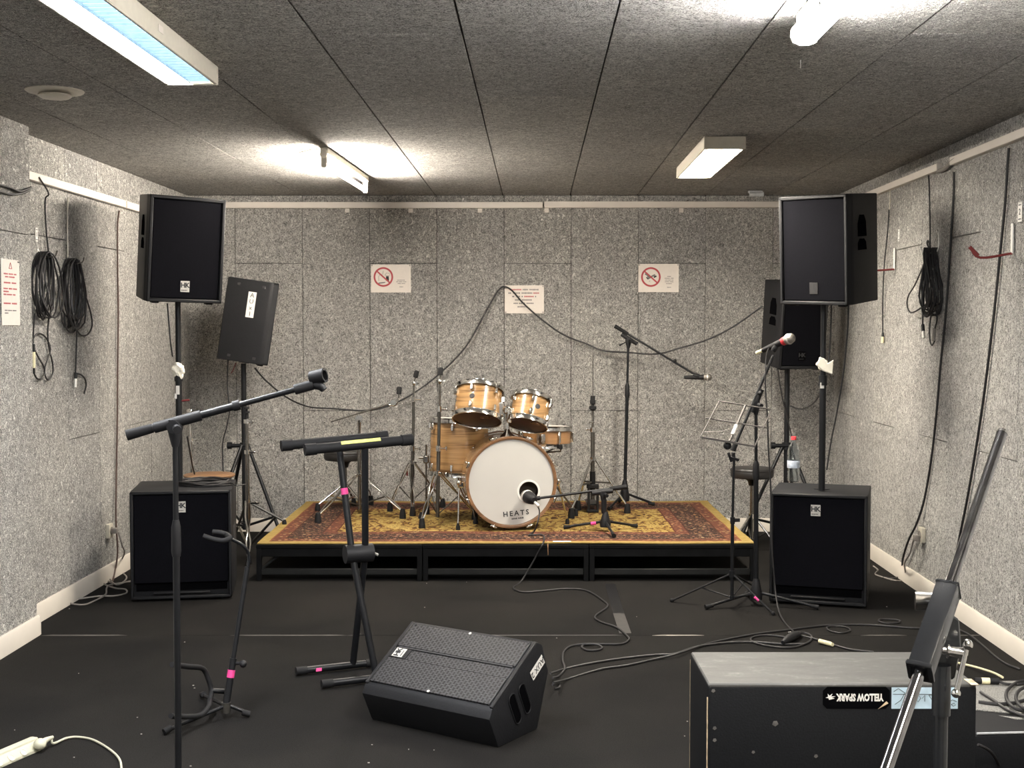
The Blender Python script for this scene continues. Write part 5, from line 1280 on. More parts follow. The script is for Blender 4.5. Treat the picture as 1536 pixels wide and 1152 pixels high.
# guitar stand
hubg = F(339, 1059, 0.05)
t = thing('guitar_stand', 'black tripod guitar stand with forked yoke and pink tape', 'stand', (hubg.x, hubg.y, 0))
ptop = G(371, 850, hubg.y + 0.10)
pm = hubg.lerp(ptop, 0.34)
obj('lower_tube', B().cyl(hubg, pm, 0.0140, n=14), 'black', t); obj('upper_tube', B().cyl(pm, ptop, 0.0098, n=14), 'black', t)
obj('height_knob', B().cyl(pm - V((0, 0, 0.02)), pm + V((0.035, -0.01, -0.018)), 0.007).ball(pm + V((0.04, -0.01, -0.02)), 0.015), 'plastic', t)
dq = (pm - hubg).normalized(); obj('pink_tape', B().cyl(pm - dq * 0.075, pm - dq * 0.045, 0.0150, n=14), 'pink', t)
obj('hub', B().cyl(hubg - V((0, 0, 0.025)), hubg + V((0, 0, 0.015)), 0.019, n=14), 'darksteel', t)
for fu, fv_ in ((246, 1103), (375, 1076), (303, 1047)):
    q = F(fu, fv_); dd = V((q.x - hubg.x, q.y - hubg.y, 0)).normalized()
    lg = obj('leg', B().cyl(hubg + dd * 0.015, q + V((0, 0, 0.014)), 0.0075, n=10), 'black', t)
    obj('rubber_foot', B().cyl(q - dd * 0.03 + V((0, 0, 0.022)), q + V((0, 0, 0.013)), 0.0125, n=10), 'rubber', lg)
yk = G(357, 814, hubg.y + 0.08)
obj('neck_arm', B().tube(spline([ptop - V((0, 0, 0.02)), G(373, 832, hubg.y + 0.10), G(364, 818, hubg.y + 0.08), G(346, 808, hubg.y + 0.05)], 6), 0.0070, 10), 'blackgloss', t)
for pts in (((346, 807), (335, 811), (320, 809), (305, 804)), ((346, 807), (340, 802), (330, 799), (319, 798))):
    off = -0.03 if pts[3][0] < 310 else 0.06
    obj('yoke_prong', B().tube(spline([G(pts[0][0], pts[0][1], hubg.y + 0.05)] + [G(u_, v_, hubg.y + 0.05 + off) for u_, v_ in pts[1:]], 5), 0.0105, 10), 'rubber', t)
yc = hubg.y + 0.02; cr = G(330, 1036, yc)
obj('cradle_arm', B().tube(spline([G(258, 997, yc - 0.25), G(282, 1000, yc - 0.12), G(304, 1003, yc), G(313, 1020, yc + 0.02), G(317, 1036, yc + 0.02), G(315, 1050, yc - 0.0)], 6), 0.0105, 10), 'rubber', t)
obj('cradle_arm', B().tube(spline([G(315, 1050, yc), G(312, 1062, yc - 0.06), G(300, 1073, yc - 0.12), G(280, 1075, yc - 0.2), G(256, 1074, yc - 0.3)], 6), 0.0105, 10), 'rubber', t)
obj('cradle_stub', B().cyl(G(317, 1036, yc + 0.02), G(336, 1037, yc + 0.04), 0.0105), 'black', t)
# keyboard stand
za = G(500, 668, 5.45).z
bl, br_ = F(423, 667, za), F(583, 651, za); fl_, fr_ = F(459, 676, za), F(620, 659, za)
def fit(p, q, L):
    m = (p + q) / 2; d = (q - p); d.z = 0; d.normalize(); return m - d * L / 2, m + d * L / 2
ang = R(24); dk = V((math.cos(ang), math.sin(ang), 0)); dt = V((dk.x, dk.y, 0.058)).normalized(); nk = V((-dk.y, dk.x, 0))
c_f = F(540, 666, za); c_b = F(503, 658, za)
LT = 0.47
g_b = F(505, 1000, 0.022); g_f = F(545, 1019, 0.022)
tC = V(((c_f.x + g_b.x) / 2, (g_f.y + g_b.y) / 2, 0))
t = thing('keyboard_stand', 'black folding keyboard stand with two padded top bars and pink tape', 'stand', tC)
Yk = (g_f.y + g_b.y) / 2
u1_, u2_ = G(502.5, 661, Yk + 0.05), G(539, 667, Yk - 0.06)
def bar(name, c, L, r, cap=True):
    dk_ = dt if 'top' in name else dk
    a_, b_ = c - dk_ * L / 2, c + dk_ * L / 2
    o1 = obj(name, B().cyl(a_, b_, r, n=16), 'rubber' if 'top' in name else 'black', t)
    for e, s in ((a_, -1), (b_, 1)): obj('end_cap', B().cyl(e - dk_ * s * 0.045, e + dk_ * s * 0.004, r * 1.18, n=16), 'rubber', o1)
    return o1
bar('top_bar', u1_, LT, 0.0205); bar('top_bar', u2_, LT, 0.0215)
obj('yellow_label', B().box((0, 0, 0), (0.175, 0.016, 0.002), M=mat4(u2_ + V((0.0, -0.018, 0.0165)) + dk * 0.01, dt, V((-nk.x * 0.6, -nk.y * 0.6, -0.8)).normalized() * -1, V((nk.x * -0.8, nk.y * -0.8, 0.6)))), 'yellowtape', t)
bar('foot_bar', g_b, 0.36, 0.0155); bar('foot_bar', g_f, 0.36, 0.0155)
pvk = G(538, 830, Yk)
for (tu, gb, sd_) in ((u1_ + dk * 0.015, g_f + dk * 0.06, -0.03), (u2_ + dk * 0.025, g_b + dk * 0.075, 0.03)):
    o3 = dk * sd_
    obj('arm', B().tube([tu, pvk + o3, gb], 0.0150, 14), 'black', t)
obj('pivot', B().cyl(pvk - dk * 0.062, pvk + dk * 0.062, 0.040, n=22), 'plastic', t)
obj('pivot_lever', B().cyl(pvk + dk * 0.062, pvk + dk * 0.09 + V((0, -0.02, -0.01)), 0.006), 'silver', t)
q = (u1_ + dk * 0.015).lerp(pvk - dk * 0.03, 0.45); dd = (pvk - dk * 0.03 - u1_ - dk * 0.015).normalized()
obj('pink_tape', B().cyl(q - dd * 0.014, q + dd * 0.014, 0.0158, n=14), 'pink', t)
q = g_b - dk * 0.085; obj('foot_tape', B().box((0, 0, 0.0155), (0.026, 0.014, 0.002), M=mat4(q, dk, V((0, 0, 1)).cross(V((dk.y, -dk.x, 0))) * 0 + V((0, 0.3, 0.95)).normalized(), V((dk.y, -dk.x, 0.0)))), 'pink', t)
# music stand
YU = 6.84
fm = G(1098, 880, YU); fm.z = 0
t = thing('music_stand', 'thin wire music stand with open desk and pink taped leg', 'stand', fm)
zmid = G(1099, 780, YU).z
obj('lower_tube', B().cyl(fm + V((0, 0, 0.05)), V((fm.x, YU, zmid)), 0.0095, n=12), 'black', t)
obj('upper_tube', B().cyl(V((fm.x, YU, zmid)), G(1101, 690, YU), 0.0072, n=12), 'black', t)
obj('height_grip', B().cyl(V((fm.x, YU, zmid - 0.02)), V((fm.x, YU, zmid + 0.015)), 0.013).box(V((fm.x + 0.025, YU - 0.005, zmid)), (0.03, 0.006, 0.02), bev=0.002), 'plastic', t)
hub = V((fm.x, YU, G(1098, 860, YU).z)); low = V((fm.x, YU, 0.06))
obj('leg_collar', B().cyl(hub - V((0, 0, 0.02)), hub + V((0, 0, 0.015)), 0.016).cyl(low - V((0, 0, 0.01)), low + V((0, 0, 0.01)), 0.014), 'black', t)
for fu, fv_ in ((1008, 903), (1160, 923), (1135, 884)):
    q = F(fu, fv_); lg = obj('leg', B().cyl(hub, q + V((0, 0, 0.008)), 0.0055, n=8), 'plastic', t)
    obj('rubber_foot', B().ball(q + V((0, 0, 0.010)), 0.012, 8), 'rubber', lg)
    obj('brace', B().cyl(low, hub.lerp(q, 0.5), 0.004, n=6), 'plastic', t)
q = F(1160, 923); obj('pink_tape', B().cyl(hub.lerp(q, 0.56), hub.lerp(q, 0.66), 0.0085), 'pink', t)
D = lambda u_, v_, k_: G(u_, v_, YU - 0.16 + 0.14 * k_)          # desk leans back: k 0 bottom, 1 top
tl, tr_, bl_, bR = D(1078.5, 602, 1), D(1157.5, 614, 1), D(1050.5, 655.5, 0), D(1132, 669.5, 0)
ml_, mr_ = D(1059, 627, 0.55), D(1151, 642, 0.55)
rr = 0.0038
obj('top_wire', B().cyl(tl, tr_, rr, n=6), 'wire', t); obj('mid_wire', B().cyl(ml_, mr_, rr, n=6), 'wire', t)
obj('left_wire', B().cyl(tl, bl_, rr, n=6), 'wire', t); obj('right_wire', B().cyl(tr_, bR, rr, n=6), 'wire', t)
obj('tray', B().box((0, 0, 0), ((bR - bl_).length, 0.03, 0.010), M=mat4((bl_ + bR) / 2, (bR - bl_).normalized(), V((0, 1, 0)), V((bl_ - bR).normalized().cross(V((0, 1, 0)))) * -1)), 'wire', t)
sp0, sp1 = D(1094, 662, 0.0), D(1118, 608, 1.0)
obj('spine', B().cyl(sp0, sp1, 0.0075, n=8), 'wire', t)
obj('spine_tape', B().cyl(sp0.lerp(sp1, 0.18), sp0.lerp(sp1, 0.44), 0.011, n=10), 'white', t)
obj('tilt_joint', B().ball(D(1092, 669, 0) + V((0, 0.02, 0)), 0.022).box(G(1100, 685, YU), (0.02, 0.02, 0.05), bev=0.004), 'plastic', t)
obj('tilt_wing', B().box((0, 0, 0), (0.06, 0.008, 0.016), M=mat4(G(1101, 688, YU - 0.01), (0.9, 0, -0.3), (0, 1, 0), (0.3, 0, 0.9)), bev=0.003).box((0, 0, 0), (0.016, 0.008, 0.055), M=mat4(G(1095, 686, YU - 0.01), (0.92, 0, 0.35), (0, 1, 0), (-0.35, 0, 0.92)), bev=0.003), 'plastic', t)
obj('page_wire', B().tube(spline([D(1055, 648, 0.05), D(1082, 647, 0.1), D(1094, 643, 0.15)], 4), 0.0016, 5), 'wire', t)
obj('page_wire', B().tube([D(1118, 640, 0.3), D(1125, 658, 0.1), D(1122, 667, 0.0)], 0.0016, 5), 'wire', t)
# folded chrome cymbal stand beside the stage
YQ = 8.32
pq = G(371, 700, YQ)
t = thing('cymbal_stand', 'folded chrome cymbal stand leaning on the stage edge beside the left tripod', 'stand', (pq.x, YQ, 0))
def zq(v): return G(371, v, YQ).z
obj('lower_tube', B().cyl((pq.x, YQ, zq(830)), (pq.x, YQ, zq(678)), 0.0135, n=14), 'steel', t)
obj('upper_tube', B().cyl((pq.x, YQ, zq(678)), (pq.x, YQ, zq(633)), 0.0105, n=14), 'steel', t)
obj('clamp', B().cyl((pq.x, YQ, zq(681)), (pq.x, YQ, zq(675)), 0.020).cyl((pq.x, YQ, zq(635)), (pq.x, YQ, zq(629)), 0.022).box((pq.x + 0.035, YQ - 0.01, zq(678)), (0.04, 0.008, 0.014), bev=0.002).box((pq.x + 0.03, YQ - 0.01, zq(632)), (0.03, 0.012, 0.022), bev=0.003), 'chrome', t)
obj('felt', B().cyl((pq.x, YQ, zq(628)), (pq.x, YQ, zq(620)), 0.012).cyl((pq.x, YQ, zq(619.5)), (pq.x, YQ, zq(617)), 0.02).cyl((pq.x, YQ, zq(613.5)), (pq.x, YQ, zq(610)), 0.018).cyl((pq.x, YQ, zq(618)), (pq.x, YQ, zq(611)), 0.006), 'felt', t)
hub = V((pq.x, YQ, zq(754))); obj('collar', B().cyl(hub - V((0, 0, 0.015)), hub + V((0, 0, 0.015)), 0.020).box(hub + V((0.05, -0.01, 0)), (0.06, 0.01, 0.014), bev=0.003), 'chrome', t)
tripod_legs(t, hub, [G(373, 846, 8.06) * 1.0], 0.0055, 'chrome', 0.02, 0.05, True)
ftS = V((-1.50, 8.30, ZR)); tripod_legs(t, hub, [ftS], 0.010, 'darksteel', 0.015, 0.03, False, V((pq.x, YQ, zq(820))), 0.75, 'steel')
ftB = V((pq.x - 0.16, YQ + 0.20, 0)); tripod_legs(t, hub, [ftB], 0.009, 'darksteel', 0.02, 0.05, False, V((pq.x, YQ, zq(820))), 0.5, 'steel')
t['label'] = 'tall chrome cymbal stand standing between the left subwoofer and the stage'
# thin chrome stand and wooden stool behind the left subwoofer
YH = 8.42
ph_ = G(286.5, 700, YH)
t = thing('cymbal_stand', 'slim chrome cymbal stand rising behind the wooden stool and left subwoofer', 'stand', (ph_.x, YH, 0))
obj('tube', B().cyl((ph_.x, YH, 0.10), (ph_.x, YH, G(286, 660, YH).z), 0.010, n=12), 'chrome', t)
obj('upper_tube', B().cyl((ph_.x, YH, G(286, 660, YH).z), (ph_.x - 0.006, YH, G(285, 617, YH).z), 0.006, n=12), 'chrome', t)
obj('wing_nut', B().box((ph_.x - 0.008, YH, G(285, 617, YH).z), (0.035, 0.012, 0.03), bev=0.006), 'chrome', t)
obj('clamp', B().cyl((ph_.x, YH, G(286, 662, YH).z), (ph_.x, YH, G(286, 657, YH).z), 0.016).box((ph_.x + 0.02, YH, G(286, 659, YH).z), (0.05, 0.006, 0.012), bev=0.002), 'chrome', t)
hub = V((ph_.x, YH, 0.36)); tripod_legs(t, hub, [V((ph_.x + 0.2 * math.cos(R(q_)), YH + 0.2 * math.sin(R(q_)), 0)) for q_ in (60, 150, 270)], 0.008, 'steel', 0.018, 0.05, False, V((ph_.x, YH, 0.12)), 0.5, 'steel')
sw = G(314, 711, 8.05)
t = thing('wooden_stool', 'round brown wooden stool top showing behind the left subwoofer', 'stool', (sw.x, sw.y, 0))
obj('seat', B().lathe([(0, -0.018), (0.155, -0.018), (0.162, -0.010), (0.162, -0.004), (0.155, 0.0), (0, 0.0)], sw, n=40), 'woodtop', t)
for q_ in (50, 170, 290):
    d = V((math.cos(R(q_)), math.sin(R(q_)), 0)); obj('leg', B().cyl(sw + d * 0.09 - V((0, 0, 0.018)), V((sw.x, sw.y, 0)) + d * 0.15, 0.012), 'darksteel', t)

# ============================================================ CASES
hc = 0.50
c0 = F(1062, 1026, hc); c1 = F(1466, 1026, hc); cb0 = F(1042, 977.5, hc)
dpc = cb0.y - c0.y; wc = c1.x - c0.x
t = thing('amplifier_case', 'black scuffed amplifier case with grey top and YELLOW SPARK sticker', 'case', ((c0.x + c1.x) / 2, c0.y + dpc / 2, 0))
ccx, ccy = (c0.x + c1.x) / 2, c0.y + dpc / 2
obj('body', B().box((ccx, ccy, hc / 2 + 0.006), (wc, dpc, hc - 0.024), bev=0.010, seg=2), 'caseface', t)
obj('top_panel', B().box((ccx, ccy, hc - 0.007), (wc - 0.004, dpc - 0.004, 0.014), bev=0.004), 'casetop', t)
for s in (-1, 1):
    for q_ in (-1, 1): obj('rubber_foot', B().cyl((ccx + s * (wc / 2 - 0.06), ccy + q_ * (dpc / 2 - 0.05), 0), (ccx + s * (wc / 2 - 0.06), ccy + q_ * (dpc / 2 - 0.05), 0.02), 0.022), 'rubber', t)
obj('worn_edge', B().box((c0.x - 0.001, c0.y + 0.004, hc * 0.62), (0.003, 0.006, hc * 0.60)), 'rawwood', t)
obj('worn_edge', B().box((c0.x + 0.001, cb0.y - 0.003, hc * 0.6), (0.003, 0.005, hc * 0.7)), 'rawwood', t)
obj('worn_corner', B().box((c1.x - 0.010, c0.y + 0.02, hc + 0.0005), (0.022, 0.06, 0.002), bev=0.0005), 'rawwood', t)
for cu_, cv_, cs_ in ((1163, 1085, 0.009), (1130, 1128, 0.005), (1224, 1134, 0.006), (1070, 1036, 0.006), (1072, 1092, 0.006), (1072, 1110, 0.006)):
    p_ = G(cu_, cv_, c0.y - 0.0008); obj('paint_chip', B().prism([(-cs_, -cs_ * 0.4), (0, -cs_), (cs_, -cs_ * 0.2), (cs_ * 0.5, cs_ * 0.8), (-cs_ * 0.6, cs_ * 0.7)], 0.0008, mat4(p_, (1, 0, 0), (0, 0, 1), (0, -1, 0))), 'chip', t)
Mf = mat4((0, c0.y - 0.0006, 0), (1, 0, 0), (0, 0, 1), (0, -1, 0))
def facep(u_, v_):
    p_ = G(u_, v_, c0.y - 0.0006); return p_.x, p_.z
x0, z0 = facep(1234, 1063); x1, z1 = facep(1335, 1030)
ch = 0.012
st_ = obj('band_sticker', B().prism([(x0 + ch, z0), (x1 - ch, z0), (x1, z0 + ch), (x1, z1 - ch), (x1 - ch, z1), (x0 + ch, z1), (x0, z1 - ch), (x0, z0 + ch)], 0.0008, Mf), 'deepblack', t)
obj('sticker_letters', B().text('YELLOW SPARK', 0.0285, Mf @ Matrix.Translation(((x0 + x1) / 2 + 0.010, (z0 + z1) / 2 + 0.002, 0.0014)) @ Matrix.Rotation(math.pi, 4, 'Z') @ Matrix.Scale(0.66, 4, (1, 0, 0)), bold=0.0012), 'white', st_)
obj('sticker_spark', B().prism([(0.0, 0.0), (0.016, 0.004), (0.007, 0.006), (0.018, 0.010), (0.005, 0.010), (0.010, 0.018), (0.001, 0.012), (-0.004, 0.018), (-0.003, 0.009), (-0.010, 0.006), (-0.002, 0.005)], 0.0008, Mf @ Matrix.Translation((x0 + 0.018, (z0 + z1) / 2 - 0.006, 0.0008))), 'white', st_)
obj('sticker_tear', B().prism([(x1 - 0.034, z0 - 0.001), (x1 - 0.004, z0 + 0.016), (x1 - 0.010, z0 + 0.022)], 0.0012, Mf), 'rawwood', st_)
x0, z0 = facep(1337, 1063); x1, z1 = facep(1437, 1031)
st_ = obj('pale_sticker', B().box(((x0 + x1) / 2, (z0 + z1) / 2, 0.0004), (x1 - x0, z1 - z0, 0.0008), M=Mf), 'bluestick', t)
ln = B()
def line(pts, r_=0.0009): ln.tube([Mf @ V((x0 + (x1 - x0) * px_, z0 + (z1 - z0) * py_, 0.0012)) for px_, py_ in pts], r_, 4)
line([(0.02, 0.68), (0.98, 0.68)]); line([(0.36, 0.5), (0.40, 0.66), (0.44, 0.5), (0.40, 0.32), (0.36, 0.5)]); line([(0.50, 0.34), (0.50, 0.64), (0.46, 0.48)]); line([(0.56, 0.64), (0.68, 0.64), (0.62, 0.36), (0.56, 0.64)]); line([(0.26, 0.34), (0.26, 0.64), (0.32, 0.5), (0.26, 0.34)]); line([(0.72, 0.34), (0.78, 0.64), (0.84, 0.34), (0.72, 0.34)]); line([(0.03, 0.8), (0.10, 0.95), (0.2, 0.75), (0.14, 0.4), (0.05, 0.2)]); line([(0.86, 0.3), (0.92, 0.42), (0.98, 0.34)]); line([(0.9, 0.2), (0.94, 0.26), (0.97, 0.18), (0.93, 0.12), (0.9, 0.2)])
obj('sticker_drawing', ln, 'ink', st_)
# low grey-covered case behind it
hz = 0.20
t_c = V((1.86, 4.42, 0)); wg, dg_ = 0.74, 0.62
t = thing('pedal_case', 'low black case with grey carpeted lid between amplifier case and right wall', 'case', t_c)
Mg_ = Matrix.Translation(t_c) @ Matrix.Rotation(R(4), 4, 'Z')
obj('body', B().box((0, 0, hz / 2 - 0.003), (wg, dg_, hz - 0.006), bev=0.008, seg=2), 'caseface', t, M=Mg_)
obj('lid_frame', B().box((0, 0, hz - 0.008), (wg - 0.01, dg_ - 0.01, 0.012), bev=0.003), 'plastic', t, M=Mg_)
obj('carpet_panel', B().prism([(-wg / 2 + 0.04, dg_ / 2 - 0.03), (-wg / 2 + 0.04, -0.02), (0.0, -0.17), (wg / 2 - 0.04, -0.26), (wg / 2 - 0.04, dg_ / 2 - 0.03)], 0.006, Mg_ @ Matrix.Translation((0, 0, hz - 0.003)), bev=0.002), 'greyfelt', t)
obj('edge_trim', B().cyl((-wg / 2 + 0.01, -dg_ / 2 + 0.006, hz), (wg / 2 - 0.01, -dg_ / 2 + 0.006, hz), 0.004, n=6), 'aluminium', t, M=Mg_)
obj('worn_patch', B().prism([(-0.20, -0.12), (-0.02, -0.185), (-0.16, -0.165)], 0.001, Mg_ @ Matrix.Translation((0, 0, hz - 0.0015))), 'greyfelt', t)
ZG = hz + 0.004

# ============================================================ SMALL THINGS
# water bottle
pw = F(1190, 723, SUBH); pw.z = SUBH
t = thing('water_bottle', 'clear plastic water bottle with red cap on the right subwoofer', 'bottle', pw)
s = 1.0
ro = [(0.0, 0.004), (0.030, 0.002), (0.036, 0.010), (0.036, 0.060), (0.0335, 0.066), (0.0335, 0.070), (0.036, 0.076), (0.036, 0.150), (0.033, 0.156), (0.036, 0.162), (0.035, 0.185), (0.026, 0.215), (0.014, 0.236), (0.0128, 0.246), (0.0128, 0.262)]
inn = [(max(0, r_ - 0.0014), z_ + (0.0014 if i == 0 else 0)) for i, (r_, z_) in enumerate(ro)][::-1]
obj('bottle_wall', B().lathe([(r_, z_) for r_, z_ in ro] + inn[:-1] + [(0.0, 0.0055)], pw, n=28), 'pet', t)
obj('label_wrap', B().lathe([(0.0364, 0.085), (0.0368, 0.086), (0.0368, 0.128), (0.0364, 0.129)], pw, n=28), simple('bottle_label', (0.50, 0.56, 0.66), 0.4, var=0.35, nscale=70), t)
obj('cap', B().lathe([(0.0155, 0.250), (0.0155, 0.268), (0.0145, 0.270), (0.0, 0.270)], pw, n=20), 'redcap', t)
# power strip
pw0 = F(58, 1118, 0.0)
dS = (F(54, 1114) - F(-20, 1146)); dS.z = 0; dS.normalize(); nS = V((-dS.y, dS.x, 0))
Lp = 0.34; ee = F(57, 1122); cS = ee - dS * Lp / 2
Mps = mat4(cS, dS, nS, (0, 0, 1))
t = thing('power_strip', 'cream multi-socket power strip on the black carpet', 'power strip', cS)
obj('body', B().box((0, 0.012, 0.021), (Lp, 0.034, 0.042), bev=0.008, seg=2), 'strip', t, M=Mps)
obj('socket_face', B().prism([(-0.006, 0.0), (-0.030, 0.0), (-0.030, 0.012), (-0.006, 0.036)], Lp - 0.03, Mps @ mat4((-Lp / 2 + 0.012, 0, 0), (0, 1, 0), (0, 0, 1), (1, 0, 0)), bev=0.002), 'strip', t)
for i in range(4):
    xx = Lp / 2 - 0.10 - i * 0.06
    obj('outlet', B().lathe([(0.020, 0), (0.020, 0.003), (0.016, 0.003), (0.015, 0.001), (0, 0.001)], (0, 0, 0), n=18), 'plateplastic', t, M=Mps @ mat4((xx, -0.0235, 0.0185), (1, 0, 0), V((0, 0.7, 0.7)).normalized(), V((0, -0.7, 0.7)).normalized()) @ Matrix.Scale(0.68, 4))
pp = Mps @ V((Lp / 2 - 0.035, -0.040, 0.030))
t = thing('mains_plug', 'cream mains plug in the end of the power strip', 'plug', pp)
obj('plug_body', B().ball(pp, 0.023, 14, 0.9).tube([pp, pp + dS * 0.03 + V((0, 0.008, 0.004)), pp + dS * 0.055 + V((0, 0.02, 0.002))], [0.014, 0.010, 0.006], 10), 'strip', t)
q0 = pp + dS * 0.05 + V((0, 0.018, 0.002))
obj('cord', B().tube(spline([q0, F(80, 1115, 0.012), F(100, 1107, 0.008), F(118, 1105.5, 0.006), F(140, 1110, 0.006), F(163, 1123, 0.006), F(178, 1137, 0.006), F(182, 1152, 0.006), F(180, 1172, 0.006)], 6), 0.0042, 8), 'strip', t)
# crumbs
cr = B()
rnd = random.Random(5)
for u_, v_ in ((104, 913), (80, 922), (277, 963), (118, 1010), (290, 1028), (292, 1032), (206, 1076), (212, 1101), (22, 1095), (111, 1136), (286, 1149), (637, 911), (558, 1117), (613, 1124), (651, 1125), (553, 1144), (1060, 1098), (1031, 1082), (955, 925), (835, 957), (1330, 910), (1027, 1104), (15, 980), (640, 875), (700, 873)):
    p_ = F(u_, v_, 0.001); cr.box(p_, (rnd.uniform(0.003, 0.007), rnd.uniform(0.003, 0.006), 0.002))
o_ = tag(obj('crumbs', cr, 'dust'), 'tiny pale crumbs scattered on the black carpet', 'crumbs'); o_['kind'] = 'stuff'

# ============================================================ CABLES
def cable(label, pts, r=0.0045, mat='cable', n=7, name='cable', seg=6):
    return tag(obj(name, B().tube(spline(pts, seg), r, n), mat), label, 'cable')
# long cable hung across the back wall over a nail
hangpts = [(382, 552, 8.93), (400, 572, 8.98), (430, 596, 9.1), (462, 610, 9.24), (500, 613, 9.34), (545, 616, 9.38), (580, 610, 9.39), (620, 590, 9.40), (660, 560, 9.41), (700, 518, 9.42), (735, 456, 9.43), (748, 435, 9.435), (757, 430, 9.438), (768, 436, 9.437), (785, 455, 9.43), (812, 479, 9.42), (845, 502, 9.41), (880, 516, 9.40), (905, 526, 9.39), (945, 529, 9.36), (985, 531, 9.30), (1020, 522, 9.22), (1060, 510, 9.12), (1100, 490, 9.04), (1144, 459, 8.95)]
cable('black cable slung over a nail right across the back wall', [G(*p_) for p_ in hangpts], 0.006)
p_ = G(757, 432, YB - 0.012); tag(obj('wall_nail', B().cyl(V((p_.x, YB, p_.z)), V((p_.x, YB - 0.035, p_.z + 0.004)), 0.003, n=8), 'steel'), 'steel nail in the back wall holding up the slung cable', 'nail')
cable('black cable hanging below the AUX 1 loudspeaker', [G(342, 540, 8.88), G(341, 580, 8.90), G(344, 615, 8.9), G(340, 640, 8.9), G(334, 665, 8.9), G(334.5, 700, 8.9), G(335, 760, 8.86), V((G(335, 760, 8.9).x, 8.85, 0.01))])
cable('black cable running down beside the left speaker pole', [G(251, 455, 7.2), G(253, 480, 7.2), G(256, 515, 7.2), G(259, 535, 7.22)], 0.0045)
cable('black cable drooping from the left pole to the wooden stool', [G(281, 655, 7.29), G(284, 672, 7.5), G(288, 695, 7.9), G(292, 712, 8.02)], 0.005)
cable('short red lead under the AUX 1 loudspeaker', [G(354, 544, 8.86), G(351, 552, 8.86), G(347, 560, 8.86)], 0.003, 'hookred')
# right speaker cables
cable('black cable from the right main loudspeaker down its pole side', [G(1273, 455, 7.0), G(1271, 500, 7.02), G(1265, 560, 7.05), G(1255, 620, 7.1), G(1247, 660, 7.12), G(1240, 705, 7.13)], 0.0048)
cable('black cable behind the right tripod pole', [G(1166, 551, 8.86), G(1172, 590, 8.86), G(1178, 615, 8.86), G(1184, 640, 8.86), G(1190, 665, 8.86)], 0.005)
cable('black cable looping from the right tripod to the pole label', [G(1186, 609, 8.80), G(1196, 613, 8.6), G(1207, 613, 8.3), G(1220, 605, 7.8), G(1228, 594, 7.4), G(1231, 583, 7.16)], 0.005)
cable('black cable running beside the right speaker pole', [G(1247, 457, 7.1), G(1246, 500, 7.14), G(1244, 530, 7.16), G(1242, 548, 7.16)], 0.0045)
# vocal microphone cable
cable('black microphone cable trailing from the vocal stand to the floor', [G(1153, 522, YV), G(1149, 540, YV), G(1148, 580, YV - 0.03), G(1151, 625, YV - 0.05), G(1153, 680, YV - 0.06), G(1156, 730, YV - 0.07), G(1157, 800, YV - 0.09), G(1160, 850, YV - 0.11), G(1163, 885, YV - 0.13), F(1168, 915, 0.03), F(1178, 935, 0.006), F(1192, 949, 0.006)], 0.0045)
# floor cables
fz = 0.006
cable('kick microphone cable dropping over the stage edge and winding to the wedge monitor', [mk + V((0.02, -0.02, -0.02)), G(809, 765, 7.93), G(806, 785, 7.86), F(801, 797, ZR + 0.005), F(793, 803, ZR + 0.005), F(800, 802, ZR + 0.005), F(815, 803, ZR + 0.004), V((G(815, 815, SY0).x, SY0 - 0.004, ZR + 0.003)), V((G(806, 826, SY0).x, SY0 - 0.014, 0.17)), V((G(795, 845, SY0).x, SY0 - 0.018, 0.09)), F(781, 873, fz), F(770, 882, fz), F(785, 888, fz), F(815, 886, fz), F(850, 883, fz), F(880, 886, fz), F(905, 901, fz), F(911, 910, fz), F(893, 924, fz), F(900, 932, fz), F(925, 941, fz), F(940, 953, fz), F(943, 960, fz), F(930, 966, fz), F(890, 966, fz), F(873, 969, fz), F(880, 975, fz), F(897, 975, fz), F(903, 971, fz), F(890, 966, fz + 0.008), F(860, 968, fz), F(846, 977, fz), F(844, 990, fz), F(847, 1003, fz), F(838, 1014, fz), F(829, 1017, 0.04)], 0.005, 'cablegrey' if False else 'cable')
cable('black cable from the wedge monitor along the floor past the amplifier case', [F(826, 1010, 0.05), F(845, 1004, fz), F(880, 996, fz), F(930, 988, fz), F(985, 982, fz), F(1010, 981, fz), F(1045, 970, fz), F(1090, 964, fz), F(1130, 963, fz), F(1175, 966, fz), F(1207, 966, fz)], 0.005)
cable('black cable running from the wedge monitor to the right wall', [F(830, 1024, 0.05), F(850, 1019, fz), F(900, 1004, fz), F(940, 998, fz), F(985, 988, fz), F(1015, 981, fz + 0.01), F(1060, 966, fz), F(1100, 957, fz), F(1140, 950, fz), F(1190, 944, fz), F(1240, 938, fz), F(1300, 937, fz), F(1370, 942, fz), F(1440, 945, fz), F(1500, 990, fz), F(1530, 1004, fz)], 0.005)
cable('black cable looped tightly behind the wedge monitor', [F(829, 1027, 0.05), F(838, 1026, fz), F(839, 1031, fz), F(832, 1033, fz)], 0.005)
cable('oval loop of black cable on the floor behind the amplifier case', [F(1190, 952, fz + 0.01), F(1205, 949, fz + 0.008), F(1217, 954, fz), F(1213, 963, fz), F(1190, 971, fz), F(1160, 970, fz), F(1135, 965, fz), F(1126, 959, fz), F(1135, 954, fz), F(1158, 953, fz), F(1185, 957, fz)], 0.0048)
t = thing('cable_joint', 'taped black connector lump joining two cables on the floor', 'connector', F(1188, 954, 0))
obj('tape_wrap', B().tube(spline([F(1174, 964, 0.014), F(1183, 958, 0.022), F(1194, 952, 0.024), F(1200, 950, 0.016)], 4), [0.010, 0.014, 0.017, 0.019, 0.02, 0.021, 0.021, 0.020, 0.019, 0.017, 0.014, 0.012, 0.009], 10), 'plastic', t)
obj('clip', B().box(F(1186, 950, 0.03), (0.03, 0.015, 0.02), bev=0.004), 'steel', t)
